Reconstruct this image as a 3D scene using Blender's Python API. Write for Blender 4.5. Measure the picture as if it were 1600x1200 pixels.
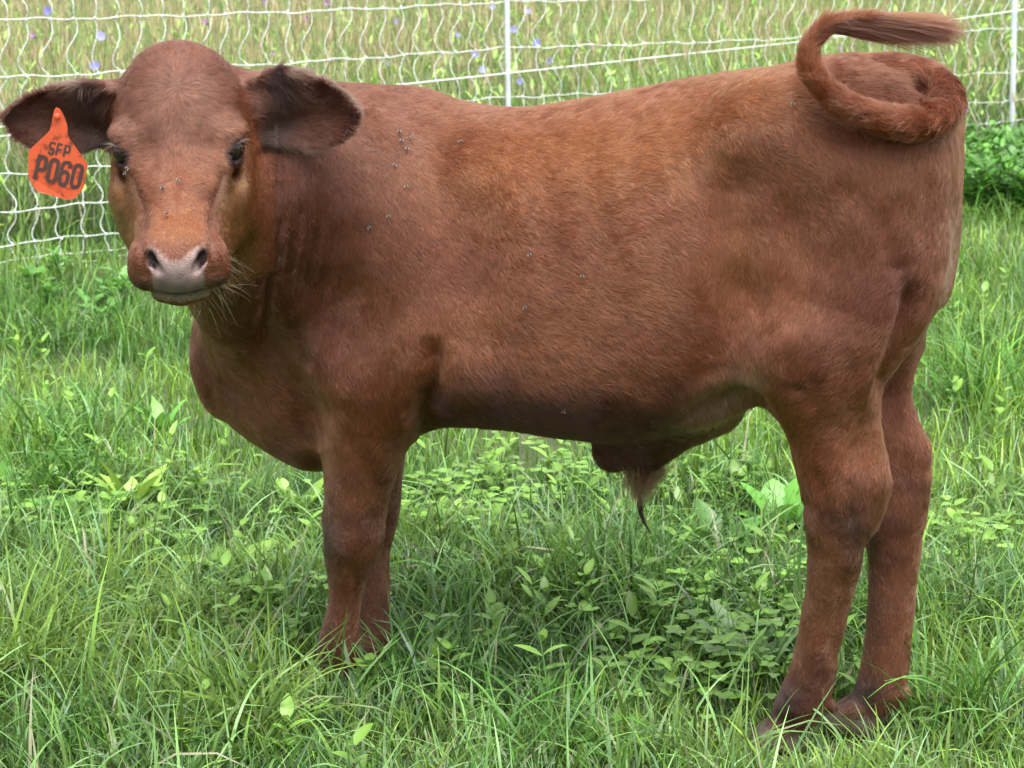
import bpy, math, random
import numpy as np
from mathutils import Vector, Matrix, Euler

for _o in list(bpy.data.objects): bpy.data.objects.remove(_o)
SC = bpy.context.scene
COL = SC.collection
RES = 0.004            # calf surface grid (m)
FUR = 1.0              # fur density factor
FOC = 3400.0; CAMH = 1.30; PITCH = math.radians(13.9)
CP_, SP_ = math.cos(PITCH), math.sin(PITCH)

# ------------------------------------------------------------------ camera, sky, sun, exposure
cam_d = bpy.data.cameras.new('camera'); cam = bpy.data.objects.new('camera', cam_d); COL.objects.link(cam)
cam.location = (0, 0, CAMH); cam.rotation_euler = (math.pi/2 - PITCH, 0, 0)
cam_d.sensor_width = 36; cam_d.lens = FOC/1600*36; cam_d.clip_end = 500; cam_d.clip_start = 0.1
cam_d.dof.use_dof = True; cam_d.dof.focus_distance = 3.05; cam_d.dof.aperture_fstop = 15.0
SC.camera = cam
SUN_EL, SUN_AZ = math.radians(70), math.radians(165)   # azimuth clockwise from +Y
world = bpy.data.worlds.new("World"); SC.world = world; world.use_nodes = True
wn = world.node_tree; bg = wn.nodes['Background']
sky = wn.nodes.new('ShaderNodeTexSky'); sky.sky_type = 'NISHITA'; sky.sun_disc = False
sky.sun_elevation = SUN_EL; sky.sun_rotation = SUN_AZ
sky.air_density = 1.0; sky.dust_density = 3.0; sky.ozone_density = 1.0
hs = wn.nodes.new('ShaderNodeHueSaturation'); hs.inputs['Saturation'].default_value = 0.25   # overcast: a nearly neutral sky
wn.links.new(sky.outputs[0], hs.inputs['Color']); wn.links.new(hs.outputs[0], bg.inputs[0])
bg.inputs[1].default_value = 0.09
sd = bpy.data.lights.new('sun', 'SUN'); sun = bpy.data.objects.new('sun', sd); COL.objects.link(sun)
sd.energy = 1.5; sd.angle = math.radians(55); sd.color = (1.0, 0.975, 0.94)
_sdir = Vector((math.sin(SUN_AZ)*math.cos(SUN_EL), math.cos(SUN_AZ)*math.cos(SUN_EL), math.sin(SUN_EL)))
sun.rotation_euler = _sdir.to_track_quat('Z', 'Y').to_euler()
SC.view_settings.view_transform = 'Standard'; SC.view_settings.look = 'None'
SC.view_settings.gamma = 1.0; SC.view_settings.use_curve_mapping = False
SC.view_settings.exposure = 2.0
SC.cycles.max_bounces = 8; SC.cycles.diffuse_bounces = 3; SC.cycles.glossy_bounces = 3
SC.cycles.transmission_bounces = 5; SC.cycles.transparent_max_bounces = 8
SC.cycles_curves.shape = 'RIBBONS'

# ------------------------------------------------------------------ helpers
def ray(px, py):
    a = (px-800)/FOC; b = (600-py)/FOC
    return np.array([a, CP_ + b*SP_, -SP_ + b*CP_])
def at(px, py, Y):
    r = ray(px, py); t = Y/r[1]
    return np.array([r[0]*t, Y, CAMH + r[2]*t])
def ground_at(px, py, z=0.0):
    r = ray(px, py); t = (z-CAMH)/r[2]
    return np.array([r[0]*t, r[1]*t, z])
def project(P):
    P = np.asarray(P, dtype=float); d = P - np.array([0, 0, CAMH])
    w = d[..., 1]*CP_ - d[..., 2]*SP_; v = d[..., 1]*SP_ + d[..., 2]*CP_
    return 800 + FOC*d[..., 0]/w, 600 - FOC*v/w, w
def tag(o, label=None, cat=None, group=None, kind=None):
    if label: o['label'] = label
    if cat: o['category'] = cat
    if group: o['group'] = group
    if kind: o['kind'] = kind
    return o
def empty(name, loc=(0, 0, 0)):
    o = bpy.data.objects.new(name, None); COL.objects.link(o); o.location = loc; o.empty_display_size = .05
    return o
def link(name, me, mat=None, parent=None, loc=None):
    o = bpy.data.objects.new(name, me); COL.objects.link(o)
    if mat and len(me.materials) == 0: me.materials.append(mat)
    if parent: o.parent = parent
    if loc is not None: o.location = loc
    return o
def mesh_np(name, V, Fq, smooth=True, col=None):
    """V (n,3), Fq (m,3|4) -> mesh, quickly"""
    me = bpy.data.meshes.new(name)
    V = np.ascontiguousarray(V, dtype=np.float32); Fq = np.ascontiguousarray(Fq, dtype=np.int32)
    k = Fq.shape[1]
    me.vertices.add(len(V)); me.vertices.foreach_set('co', V.ravel())
    me.loops.add(Fq.size); me.loops.foreach_set('vertex_index', Fq.ravel())
    me.polygons.add(len(Fq)); me.polygons.foreach_set('loop_start', np.arange(0, Fq.size, k, dtype=np.int32))
    if smooth: me.polygons.foreach_set('use_smooth', np.ones(len(Fq), dtype=bool))
    if col is not None:
        a = me.color_attributes.new('col', 'FLOAT_COLOR', 'POINT')
        a.data.foreach_set('color', np.hstack([col, np.ones((len(col), 1))]).astype(np.float32).ravel())
    me.update(calc_edges=True)
    return me
def mat(name):
    m = bpy.data.materials.new(name); m.use_nodes = True
    return m, m.node_tree.nodes, m.node_tree.links, m.node_tree.nodes['Principled BSDF']
def simple(name, c, rough=.5, spec=.5):
    m, N, L, b = mat(name); b.inputs['Base Color'].default_value = (*c, 1); b.inputs['Roughness'].default_value = rough
    b.inputs['Specular IOR Level'].default_value = spec
    return m
def nz(v): v = np.asarray(v, float); return v/np.linalg.norm(v)
rng = np.random.default_rng(7)

# ------------------------------------------------------------------ calf: one implicit surface
# body frame: u forward along the spine, v towards the near flank, z up
O2 = np.array([.48, 3.025]); FW = nz([-.947, .322]); NR = np.array([-FW[1], FW[0]])   # near side normal
FW3 = np.array([*FW, 0]); NR3 = np.array([*NR, 0]); UP3 = np.array([0, 0, 1.])
def cp(px, py, v=0.0):
    """point seen at (px,py) that lies v metres to the near side of the calf's mid plane"""
    r = ray(px, py)
    t = (v + O2 @ NR)/(r[:2] @ NR)
    return np.array([r[0]*t, r[1]*t, CAMH + r[2]*t])
def uvz(P):
    q = P[..., :2] - O2
    return q @ FW, q @ NR, P[..., 2]
PRIMS = []   # (fn, centre, bound radius, k, op)
def smin(a, b, k):
    h = np.maximum(k - np.abs(a-b), 0)/k
    return np.minimum(a, b) - h*h*k*.25
def smax(a, b, k): return -smin(-a, -b, k)
def ell(c, r, ax=None, k=.03, op='+'):
    c = np.asarray(c, float); r = np.asarray(r, float)
    A = np.eye(3) if ax is None else np.array(ax, float)
    A = A.astype(np.float32); cf = c.astype(np.float32); rf = r.astype(np.float32)
    def fn(P):
        q = (P-cf) @ A.T
        a = q/rf; k0 = np.sqrt((a*a).sum(-1)); b = a/rf; k1 = np.sqrt((b*b).sum(-1))+1e-6
        return k0*(k0-1)/k1
    PRIMS.append((fn, c, r.max(), k, op))
def chain(pts, k=.03, op='+', sub=2):
    """pts: (P, r) ...; a run of tapered capsules along a smooth curve"""
    P0 = np.array([[*p, r] for p, r in pts], float); n = len(P0)
    if n > 2 and sub > 1:
        M = np.gradient(P0, axis=0); out = []
        for i in range(n-1):
            for j in range(sub):
                t = j/sub
                out.append((2*t**3-3*t**2+1)*P0[i]+(t**3-2*t**2+t)*M[i]+(-2*t**3+3*t**2)*P0[i+1]+(t**3-t**2)*M[i+1])
        out.append(P0[-1]); P0 = np.array(out)
    Q = P0.astype(np.float32)
    def fn(P):
        d = None
        for i in range(len(Q)-1):
            a, b, ra, rb = Q[i, :3], Q[i+1, :3], Q[i, 3], Q[i+1, 3]
            ba = b-a; L = float(np.sqrt(ba @ ba))+1e-9; ba = ba/L; pa = P-a
            y = pa @ ba; x = np.sqrt(np.maximum((pa*pa).sum(-1)-y*y, 0))
            bb = min(max((ra-rb)/L, -.95), .95); aa = math.sqrt(1-bb*bb)
            kk = -bb*x + aa*y
            e = np.where(kk < 0, np.sqrt(x*x+y*y)-ra, np.where(kk > aa*L, np.sqrt(x*x+(y-L)**2)-rb, aa*x+bb*y-ra))
            d = e if d is None else np.minimum(d, e)
        return d
    c = (P0[:, :3].min(0)+P0[:, :3].max(0))/2
    PRIMS.append((fn, c, (np.linalg.norm(P0[:, :3]-c, axis=1)+P0[:, 3]).max(), k, op))
PX = 1/1125.

# torso: stations (px, top, bottom, height of widest line 0..1 from the bottom, half width, exponent)
ST = [(1500, 285, 300, .5, .005, 2.0), (1490, 190, 420, .55, .060, 2.0), (1465, 145, 455, .6, .095, 2.0), (1420, 115, 500, .6, .125, 2.0), (1350, 100, 540, .6, .150, 2.0), (1250, 102, 575, .60, .165, 2.05),
      (1180, 107, 612, .55, .172, 2.1), (1100, 120, 655, .42, .188, 2.3), (1000, 140, 675, .36, .198, 2.5), (900, 158, 668, .34, .201, 2.6), (820, 168, 655, .34, .196, 2.6),
      (740, 165, 652, .38, .186, 2.4), (670, 156, 672, .48, .170, 2.1), (600, 150, 706, .50, .152, 2.1), (540, 150, 728, .50, .138, 2.1), (480, 190, 730, .46, .125, 2.1),
      (420, 300, 702, .45, .110, 2.1), (370, 400, 662, .45, .09, 2.0), (325, 470, 618, .5, .06, 2.0), (303, 535, 550, .5, .006, 2.0)]
def loft(ST, k=.03):
    rows = []
    for px, yt, yb, zf, hw, n in ST:
        a, b = cp(px, yt), cp(px, yb)
        c = (a+b)/2
        rows.append(((c[:2]-O2) @ FW, a[2], b[2], zf, hw, n))
    R = np.array(sorted(rows)); us = R[:, 0]
    # smooth interpolation: dense catmull via cubic hermite with limited slopes
    uu = np.linspace(us[0], us[-1], 400); D = []
    for j in range(1, 6):
        y = R[:, j]; m = np.gradient(y, us)
        i = np.clip(np.searchsorted(us, uu)-1, 0, len(us)-2); h = us[i+1]-us[i]; t = (uu-us[i])/h
        D.append((2*t**3-3*t**2+1)*y[i] + (t**3-2*t**2+t)*h*m[i] + (-2*t**3+3*t**2)*y[i+1] + (t**3-t**2)*h*m[i+1])
    zt, zb, zf, hw, n = [d.astype(np.float32) for d in D]
    uu = uu.astype(np.float32)
    def fn(P):
        u, v, z = uvz(P)
        uc = np.clip(u, us[0], us[-1]).astype(np.float32)
        I = lambda y: np.interp(uc, uu, y).astype(np.float32)
        T, B, f, W, n_ = I(zt), I(zb), I(zf), I(hw), I(n)
        W = np.maximum(W, .004); zc = B + (T-B)*f
        H = np.where(z > zc, np.maximum(T-zc, .004), np.maximum(zc-B, .004))
        r = (np.abs(v/W)**n_ + np.abs((z-zc)/H)**n_)**(1/n_)
        d = (r-1)*np.minimum(W, H)*.9
        e = np.maximum(np.abs(u-uc)-1e-5, 0)
        return np.where(e > 0, np.sqrt(np.maximum(d, 0)**2+e*e), d)
    c = np.array([*(O2+FW*.45), .62]); PRIMS.append((fn, c, .75, k, '+'))
loft(ST)
S19 = [FW3, NR3, UP3]
def tilt(deg):      # axes tilted in the u-z plane
    a = math.radians(deg); return [FW3*math.cos(a)+UP3*math.sin(a), NR3, UP3*math.cos(a)-FW3*math.sin(a)]
def e2(px, py, v, r, deg=0, k=.04, op='+'): ell(cp(px, py, v), r, tilt(deg), k, op)
def lg(rows, v0, v1, k=.035, ys=None):      # leg: rows (px, py, r px) with v running v0 -> v1 over the rows
    n = len(rows)
    pts = [(cp(a, b, v0+(v1-v0)*(i/(n-1) if ys is None else ys[i])), (r-3.5)*PX) for i, (a, b, r) in enumerate(rows)]
    chain(pts, k)
# hips and rump
for s in (1, -1):
    V = .088*s; dx = 0 if s > 0 else 55
    ell(cp(1345, 330, 0) + NR3*.075*s, (.125, .085, .20), tilt(-8), .05)           # thigh
    ell(cp(1225, 185, 0) + NR3*.115*s, (.05, .035, .04), tilt(0), .07)              # hip bone
    ell(cp(1430, 230, 0) + NR3*.06*s, (.05, .05, .07), tilt(0), .05)                # pin
    ell(cp(1300, 240, 0) + NR3*.085*s, (.13, .07, .10), tilt(0), .06)               # gluteal
e2(1262, 500, .105, (.075, .055, .12), -22, .06)                                    # stifle near
e2(1328, 465, .105, (.080, .06, .14), 5, .05)                                       # rear of thigh near
ell(cp(1340, 450, 0) - NR3*.09, (.070, .055, .15), tilt(5), .05)
e2(1380, 390, -.03, (.085, .075, .12), 12, .05)
# flank fold down to the stifle
chain([(cp(1110, 600, .09), .03), (cp(1190, 570, .100), .035), (cp(1245, 560, .105), .05)], .09)
# near hind leg
lg([(1290, 540, 84), (1289, 610, 72), (1294, 690, 62), (1305, 750, 60), (1309, 800, 58), (1305, 855, 48), (1299, 905, 43), (1290, 960, 40), (1275, 1025, 39.5), (1264, 1066, 43), (1248, 1100, 43), (1234, 1130, 36)], .10, .052, .045)
chain([(cp(1356, 690, .075), .012), (cp(1369, 752, .072), .021), (cp(1350, 806, .068), .020)], .035)       # point of hock
chain([(cp(1372, 540, .085), .024), (cp(1352, 640, .08), .015), (cp(1358, 720, .075), .012)], .03)             # achilles
# far hind leg
lg([(1360, 520, 66), (1346, 610, 64), (1368, 690, 62), (1382, 745, 58), (1388, 800, 52), (1397, 855, 47), (1395, 905, 44), (1391, 962, 43), (1384, 1025, 41.5), (1376, 1070, 43), (1362, 1100, 39), (1348, 1128, 35)], -.075, -.05, .045)
chain([(cp(1432, 700, -.055), .014), (cp(1434, 745, -.055), .019), (cp(1420, 800, -.055), .018)], .035)
chain([(cp(1408, 540, -.07), .024), (cp(1404, 610, -.065), .015), (cp(1430, 700, -.06), .013)], .03)
# near fore leg
e2(585, 560, .105, (.085, .055, .10), 10, .05)            # upper arm
e2(600, 380, .10, (.085, .05, .18), -12, .07)            # shoulder blade
e2(643, 600, .120, (.030, .034, .055), 0, .03)          # elbow
e2(515, 540, .105, (.045, .05, .06), 0, .05)             # point of shoulder
lg([(578, 590, 84), (571, 650, 77), (566, 700, 70), (560, 750, 62), (555, 800, 56), (551, 845, 52), (546, 880, 43), (543, 912, 36), (539, 955, 35), (531, 1000, 39), (527, 1035, 40), (520, 1065, 37)], .105, .055, .04)
# far fore leg
e2(560, 560, -.105, (.085, .055, .10), 10, .05)
e2(600, 380, -.09, (.085, .05, .18), -12, .07)
lg([(585, 600, 70), (588, 690, 58), (588, 745, 50), (588, 797, 44), (580, 840, 41), (578, 871, 37), (582, 915, 35), (582, 960, 36), (580, 1000, 38), (574, 1040, 36)], -.10, -.05, .04)
# the near flank tucks up in front of the thigh
ell(cp(1135, 640, .135), (.060, .042, .034), tilt(-28), .022, '-')
# pit in the coil of the tail
ell(cp(1434, 147, .055), (.008, .014, .008), tilt(0), .03, '-')
# hollows: in front of the hip, behind the shoulder, between neck and shoulder
def dent(px, py, v, r, deg=0, k=.06): ell(cp(px, py, v), r, tilt(deg), k, '-')
dent(1160, 330, .262, (.05, .06, .13), -14, .09)
dent(705, 370, .232, (.03, .045, .13), -6, .08)
dent(1265, 380, .255, (.035, .05, .10), -30, .07)
# neck
UPV = UP3
chain([(cp(640, 330, .0), .145), (at(500, 308, 3.20), .136), (at(415, 278, 3.12), .116), (at(340, 240, 3.07), .094)], .06)
chain([(cp(520, 500, .0), .13), (at(430, 430, 3.19), .105), (at(365, 370, 3.08), .085), (at(320, 320, 3.03), .07)], .07)
chain([(cp(410, 540, .0), .07), (at(357, 470, 3.16), .050), (at(330, 400, 3.06), .050)], .05)
chain([(cp(640, 205, 0), .035), (at(540, 195, 3.22), .033), (at(440, 172, 3.15), .033), (at(350, 150, 3.09), .04)], .06)  # crest
# penile sheath and its skin fold
chain([(cp(1120, 640, 0), .03), (cp(1050, 668, 0), .035), (cp(985, 690, 0), .034), (cp(955, 708, 0), .024)], .05)
chain([(cp(1030, 690, 0), .022), (cp(1008, 728, 0), .012)], .03)
# tail: root on the rump, out to the right, round towards the camera and back, then up
TAIL = [(1335, 128, .01, 42), (1395, 124, .01, 41), (1438, 126, .01, 35), (1472, 142, .03, 29), (1479, 166, .07, 26), (1460, 186, .125, 25), (1420, 192, .165, 24), (1370, 183, .18, 23), (1320, 164, .185, 22),
        (1285, 134, .19, 20), (1266, 98, .19, 18), (1268, 68, .185, 15), (1290, 40, .175, 13), (1325, 28, .165, 10), (1365, 26, .155, 7)]
TAILP = [(cp(a, b, v), r*PX*.95) for a, b, v, r in TAIL]
chain(TAILP, .012)
# claws: two toes to a foot
HOOF = {}
def foot(px, py, v, front):
    c = cp(px, py, v)
    z0 = .0
    d = nz(FW*(1.0) + NR*(.15 if v > 0 else -.0))
    d3 = np.array([*d, 0]); s3 = np.array([-d[1], d[0], 0])
    return c, d3, s3
# head frame: s to the picture's right, n out of the forehead, f towards the nose
HP, HY, HR = math.radians(15), math.radians(-6.0), math.radians(1.0)
HO = at(281, 236, 2.95)
_f = np.array([-math.sin(HY)*math.cos(HP), -math.cos(HY)*math.cos(HP), -math.sin(HP)])
_s = nz(np.cross([0, 0, 1.0], -_f)); _s = -_s if _s[0] < 0 else _s
_n = np.cross(_s, -_f); _n = _n if _n[2] > 0 else -_n
_s2 = _s*math.cos(HR)+_n*math.sin(HR); _n = _n*math.cos(HR)-_s*math.sin(HR); _s = _s2
HA = np.array([_s, _n, _f])
def hp(s, n, f): return HO + np.array([s, n, f]) @ HA
def hl(P): return (P-HO) @ HA.T
def he(s, n, f, r, k=.03, op='+', rot=0, axis=0):
    A = HA
    if rot:
        a = math.radians(rot); c, q = math.cos(a), math.sin(a)
        M = {0: [[1, 0, 0], [0, c, q], [0, -q, c]], 1: [[c, 0, q], [0, 1, 0], [-q, 0, c]], 2: [[c, q, 0], [-q, c, 0], [0, 0, 1]]}[axis]
        A = np.array(M) @ HA
    ell(hp(s, n, f), r, A, k, op)
he(0, .024, -.065, (.087, .080, .085), .04)            # skull
he(0, .066, -.080, (.052, .049, .050), .06)            # poll dome
he(0, .008, -.004, (.076, .058, .060), .06)            # forehead
he(0, -.032, .030, (.060, .048, .070), .04)
for s in (1, -1):
    he(s*.064, .033, .014, (.027, .014, .026), .022)          # brow
    he(s*.064, -.030, .040, (.020, .030, .040), .04)          # below the eye
    he(s*.046, -.058, .015, (.037, .058, .085), .04)       # cheek
    chain([(hp(s*.066, -.095, -.075), .042), (hp(s*.042, -.095, .05), .032), (hp(s*.022, -.106, .15), .026)], .04)   # jaw
    he(s*.064, -.022, -.115, (.038, .036, .045), .04)        # base of the ear
chain([(hp(0, -.034, .02), .050), (hp(0, -.048, .10), .044), (hp(0, -.060, .165), .039)], .04)       # bridge of the nose
chain([(hp(0, -.078, .04), .052), (hp(0, -.090, .13), .040)], .04)
he(0, -.070, .190, (.060, .036, .038), .028)           # muzzle
for s in (1, -1):
    he(s*.036, -.062, .200, (.024, .026, .028), .018)     # nostril wing
    he(s*.040, -.090, .188, (.024, .020, .032), .018)     # upper lip
he(0, -.080, .214, (.030, .028, .018), .016)           # lip pad
chain([(hp(-.026, -.120, .188), .012), (hp(0, -.121, .198), .013), (hp(.026, -.120, .188), .012)], .010)          # chin
he(0, -.115, .160, (.036, .020, .035), .02)
# carve: mouth, nostrils, eye sockets, tear trough
he(0, -.1105, .218, (.046, .0028, .030), .005, '-')
for s in (1, -1):
    he(s*.0275, -.062, .234, (.0062, .0150, .020), .005, '-', -s*30, 2)
    he(s*.034, -.052, .228, (.0050, .011, .013), .005, '-', -s*15, 2)
    he(s*.094, .013, .024, (.014, .014, .020), .012, '-')      # socket
    he(s*.0755, -.020, .058, (.006, .008, .030), .03, '-', -s*14, 1)         # tear trough
EYES = []; EYEF = []
ER = .0175
for s in (1, -1):
    cl = np.array([s*.0715, .013, .027]); c = hp(*cl); EYES.append((s, c))
    dirv = nz([s*.50, .10, .86]); fa = np.array([-s*.45, -.35, 1.0]); fa = nz(fa-dirv*(fa @ dirv)); na = np.cross(dirv, fa)
    if na[1] < 0: na = -na
    A = np.array([fa, na, dirv]) @ HA; EYEF.append(A)
    ell(c, (ER+.0042,)*3, None, .008)
    def almond(P, A=A.astype(np.float32), c=c.astype(np.float32)):
        q = (P-c) @ A.T; x = q[..., 0]; y = q[..., 1]
        h = .0100*np.sqrt(np.clip(1-(x/.0165)**2, 0, 1))-.0165*(np.clip(np.abs(x)/.0165-1, 0, 9))
        return np.maximum(np.maximum(np.abs(y+.0012+.10*x)-h, -q[..., 2]-.002), np.sqrt((q*q).sum(-1))-.030)
    PRIMS.append((almond, c, .03, .003, '-'))
# ears: leaf shaped cups
EARS = []
def ear(root, tip, wid, facing, cup, th, k=.02, prof=None, twist=0, bow=0):
    a = tip-root; L = np.linalg.norm(a); a = a/L
    c = facing - a*(facing @ a); c = nz(c); b = np.cross(c, a)
    if b[2] < 0: b = -b
    A = np.array([a, b, c]).astype(np.float32); r0 = root.astype(np.float32)
    tt = np.array([p[0] for p in prof]); up = np.array([p[1] for p in prof]); lo = np.array([p[2] for p in prof])
    def fn(P):
        q = (P-r0) @ A.T; x = q[..., 0]/L; y = q[..., 1]; z = q[..., 2]
        xc = np.clip(x, 0, 1)
        U = np.interp(xc, tt, up); D = np.interp(xc, tt, lo); m = (U-D)/2; w = (U+D)/2 + 1e-4   # y from -D to U
        yr = np.clip((y-m)/w, -1.3, 1.3)
        h = cup*(yr*yr-1)*np.sqrt(np.clip(1-xc*xc*.75, 0, 1)) + bow*np.sin(xc*math.pi)
        sl = 2*cup*yr/w*np.sqrt(np.clip(1-xc*xc*.75, 0, 1))
        sh = np.abs(z-h)/np.sqrt(1+sl*sl)-th*(1-.15*xc)
        ol = np.maximum(np.abs(y-m)-w, np.maximum(x-1, -x)*L)
        return smax(sh*.8, ol*.85, .006).astype(np.float32)
    PRIMS.append((fn, root+a*L/2, L*.5+wid, k, '+'))
    EARS.append((root, A, L, tt, up, lo))
PROF_L = [(0, .030, .034), (.15, .036, .050), (.35, .042, .060), (.55, .042, .060), (.75, .034, .050), (.9, .021, .030), (.97, .010, .011), (1, .003, .003)]
PROF_R = [(0, .036, .030), (.12, .045, .040), (.3, .052, .050), (.5, .053, .055), (.7, .047, .050), (.85, .035, .038), (.95, .020, .022), (1, .006, .006)]
ear(at(192, 168, 3.02), at(5, 188, 2.97), .06, np.array([.10, -1, -.25]), .026, .0062, prof=PROF_L)
ear(at(392, 163, 3.02), at(556, 184, 2.99), .06, np.array([.05, -1, -.15]), .030, .0062, prof=PROF_R)
chain([(at(215, 172, 3.05), .030), (at(165, 160, 3.035), .020), (at(125, 148, 3.02), .010)], .035)
chain([(at(375, 168, 3.05), .034), (at(425, 150, 3.035), .022), (at(465, 135, 3.02), .010)], .035)
# claws: two toes on every foot, joined into the body
FEET = []
def foot(px, py, v, yaw=0):
    c = cp(px, py, v); a = math.radians(yaw)
    d = FW*math.cos(a) + NR*math.sin(a); d3 = np.array([d[0], d[1], 0]); s3 = np.array([-d[1], d[0], 0])
    g = np.array([c[0], c[1], 0])
    FEET.append((g, d3, s3))
    for s in (1, -1):
        o = g + s3*.0165*s
        chain([(o - d3*.005 + UP3*.040, .019), (o + d3*.024 + UP3*.020, .0175), (o + d3*.034 + UP3*.014, .013)], .010)
        chain([(o - d3*.012 + UP3*.018, .018), (o + d3*.022 + UP3*.014, .016)], .01)
    return g
foot(1222, 1158, .052, 8)
foot(1335, 1146, -.05, 0)
foot(512, 1090, .055, 20)
foot(572, 1060, -.05, 10)
for (px, py, v) in ((1300, 1098, .052), (1415, 1078, -.05)):
    chain([(cp(px-12, py-4, v), .010), (cp(px, py+6, v), .007)], .008)      # dew claws

def field(P):
    """signed distance of the whole calf at points P (n,3)"""
    c = P.mean(0); R = np.linalg.norm(P-c, axis=1).max()
    d = np.full(len(P), 1.0, np.float32)
    subs = []
    for fn, pc, pr, k, op in PRIMS:
        if np.linalg.norm(pc-c)-pr-R > k+.01: continue
        if op == '+': d = smin(d, fn(P), k)
        else: subs.append((fn, k))
    for fn, k in subs: d = smax(d, -fn(P), k)
    return d
def surface_nets(lo, hi, h, B=16):
    lo = np.array(lo); n = np.ceil((np.array(hi)-lo)/h/B).astype(int); N = n*B+1
    G = np.full(N, 1.0, np.float32)
    ax = np.arange(B+1)*h
    loc = np.stack(np.meshgrid(ax, ax, ax, indexing='ij'), -1).reshape(-1, 3).astype(np.float32)
    # coarse cull with one sample per block centre
    ii = np.stack(np.meshgrid(*[np.arange(k) for k in n], indexing='ij'), -1).reshape(-1, 3)
    half = B*h/2
    for i in ii:
        o = lo + i*B*h; c = (o+half)[None].astype(np.float32)
        d0 = 1.0; dd = field_pt(c)
        if dd > half*1.75*1.25+.012: continue
        v = field(loc+o.astype(np.float32)).reshape(B+1, B+1, B+1)
        s = tuple(slice(a*B, a*B+B+1) for a in i); G[s] = v
    ins = G < 0
    cs = np.zeros(tuple(np.array(ins.shape)-1), np.int8)
    for dx in (0, 1):
        for dy in (0, 1):
            for dz in (0, 1):
                cs += ins[dx:ins.shape[0]-1+dx, dy:ins.shape[1]-1+dy, dz:ins.shape[2]-1+dz]
    act = (cs > 0) & (cs < 8); idx = np.full(act.shape, -1, np.int32)
    ci = np.argwhere(act); idx[act] = np.arange(len(ci))
    acc = np.zeros((len(ci), 3)); cnt = np.zeros(len(ci))
    E = [((0,0,0),(1,0,0)),((0,1,0),(1,1,0)),((0,0,1),(1,0,1)),((0,1,1),(1,1,1)),((0,0,0),(0,1,0)),((1,0,0),(1,1,0)),((0,0,1),(0,1,1)),((1,0,1),(1,1,1)),((0,0,0),(0,0,1)),((1,0,0),(1,0,1)),((0,1,0),(0,1,1)),((1,1,0),(1,1,1))]
    for a, b in E:
        fa = G[ci[:, 0]+a[0], ci[:, 1]+a[1], ci[:, 2]+a[2]]; fb = G[ci[:, 0]+b[0], ci[:, 1]+b[1], ci[:, 2]+b[2]]
        m = (fa < 0) != (fb < 0); t = np.where(m, fa/(fa-fb+1e-12), 0)
        p = np.array(a)+t[:, None]*(np.array(b)-np.array(a)); acc[m] += p[m]; cnt[m] += 1
    V = lo + (ci + acc/cnt[:, None])*h
    F = []
    for d in range(3):
        sl0 = [slice(1, -1)]*3; sl1 = [slice(1, -1)]*3; sl0[d] = slice(0, -1); sl1[d] = slice(1, None)
        a = ins[tuple(sl0)]; b = ins[tuple(sl1)]; e = np.argwhere(a != b)
        flip = a[tuple(e.T)]
        off = np.ones(3, int); off[d] = 0; e = e+off
        o1, o2 = [x for x in range(3) if x != d]
        def at_(k1, k2):
            q = e.copy(); q[:, o1] -= k1; q[:, o2] -= k2; return idx[tuple(q.T)]
        Q = np.stack([at_(1, 1), at_(0, 1), at_(0, 0), at_(1, 0)], 1)
        if d == 1: flip = ~flip
        Q[~flip] = Q[~flip][:, ::-1]; F.append(Q)
    F = np.concatenate(F); F = F[(F >= 0).all(1)]
    return V, F
def field_pt(c):
    d = 1.0
    for fn, pc, pr, k, op in PRIMS:
        if op != '+': continue
        if np.linalg.norm(pc-c[0])-pr > .25: continue
        d = min(d, float(fn(c)[0]) - k*.25)
    return d
import time as _t
_t0 = _t.time()
BV, BF = surface_nets((-.72, 2.66, -.004), (.70, 3.75, 1.14), RES)
print('calf surface', len(BV), len(BF), _t.time()-_t0)
def grad_normal(V, e=.0015):
    g = np.zeros_like(V); V32 = V.astype(np.float32)
    return g
def vert_normals(V, F):
    a = V[F[:, 2]]-V[F[:, 0]]; b = V[F[:, 3]]-V[F[:, 1]]; fn = np.cross(a, b)
    n = np.zeros_like(V)
    for j in range(4):
        for k in range(3): n[:, k] += np.bincount(F[:, j], fn[:, k], len(V))
    return n/(np.linalg.norm(n, axis=1)[:, None]+1e-12)
# ------------------------------------------------------------------ noise
_T = np.random.default_rng(3).random((64, 64, 64)).astype(np.float32)*2-1
def noise(P, s, o=0):
    q = np.asarray(P)/s + 17.3 + o*7.1; i = np.floor(q).astype(int); f = q-i; f = f*f*(3-2*f)
    r = 0
    for a in (0, 1):
        for b in (0, 1):
            for c in (0, 1):
                w = (f[..., 0] if a else 1-f[..., 0])*(f[..., 1] if b else 1-f[..., 1])*(f[..., 2] if c else 1-f[..., 2])
                r = r + w*_T[(i[..., 0]+a) % 64, (i[..., 1]+b) % 64, (i[..., 2]+c) % 64]
    return r
def gau(x, y, cx, cy, rx, ry=None, ang=0):
    ry = ry or rx; a = math.radians(ang); c, s = math.cos(a), math.sin(a)
    dx, dy = x-cx, y-cy; u = dx*c+dy*s; v = -dx*s+dy*c
    return np.exp(-.5*((u/rx)**2+(v/ry)**2))
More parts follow.
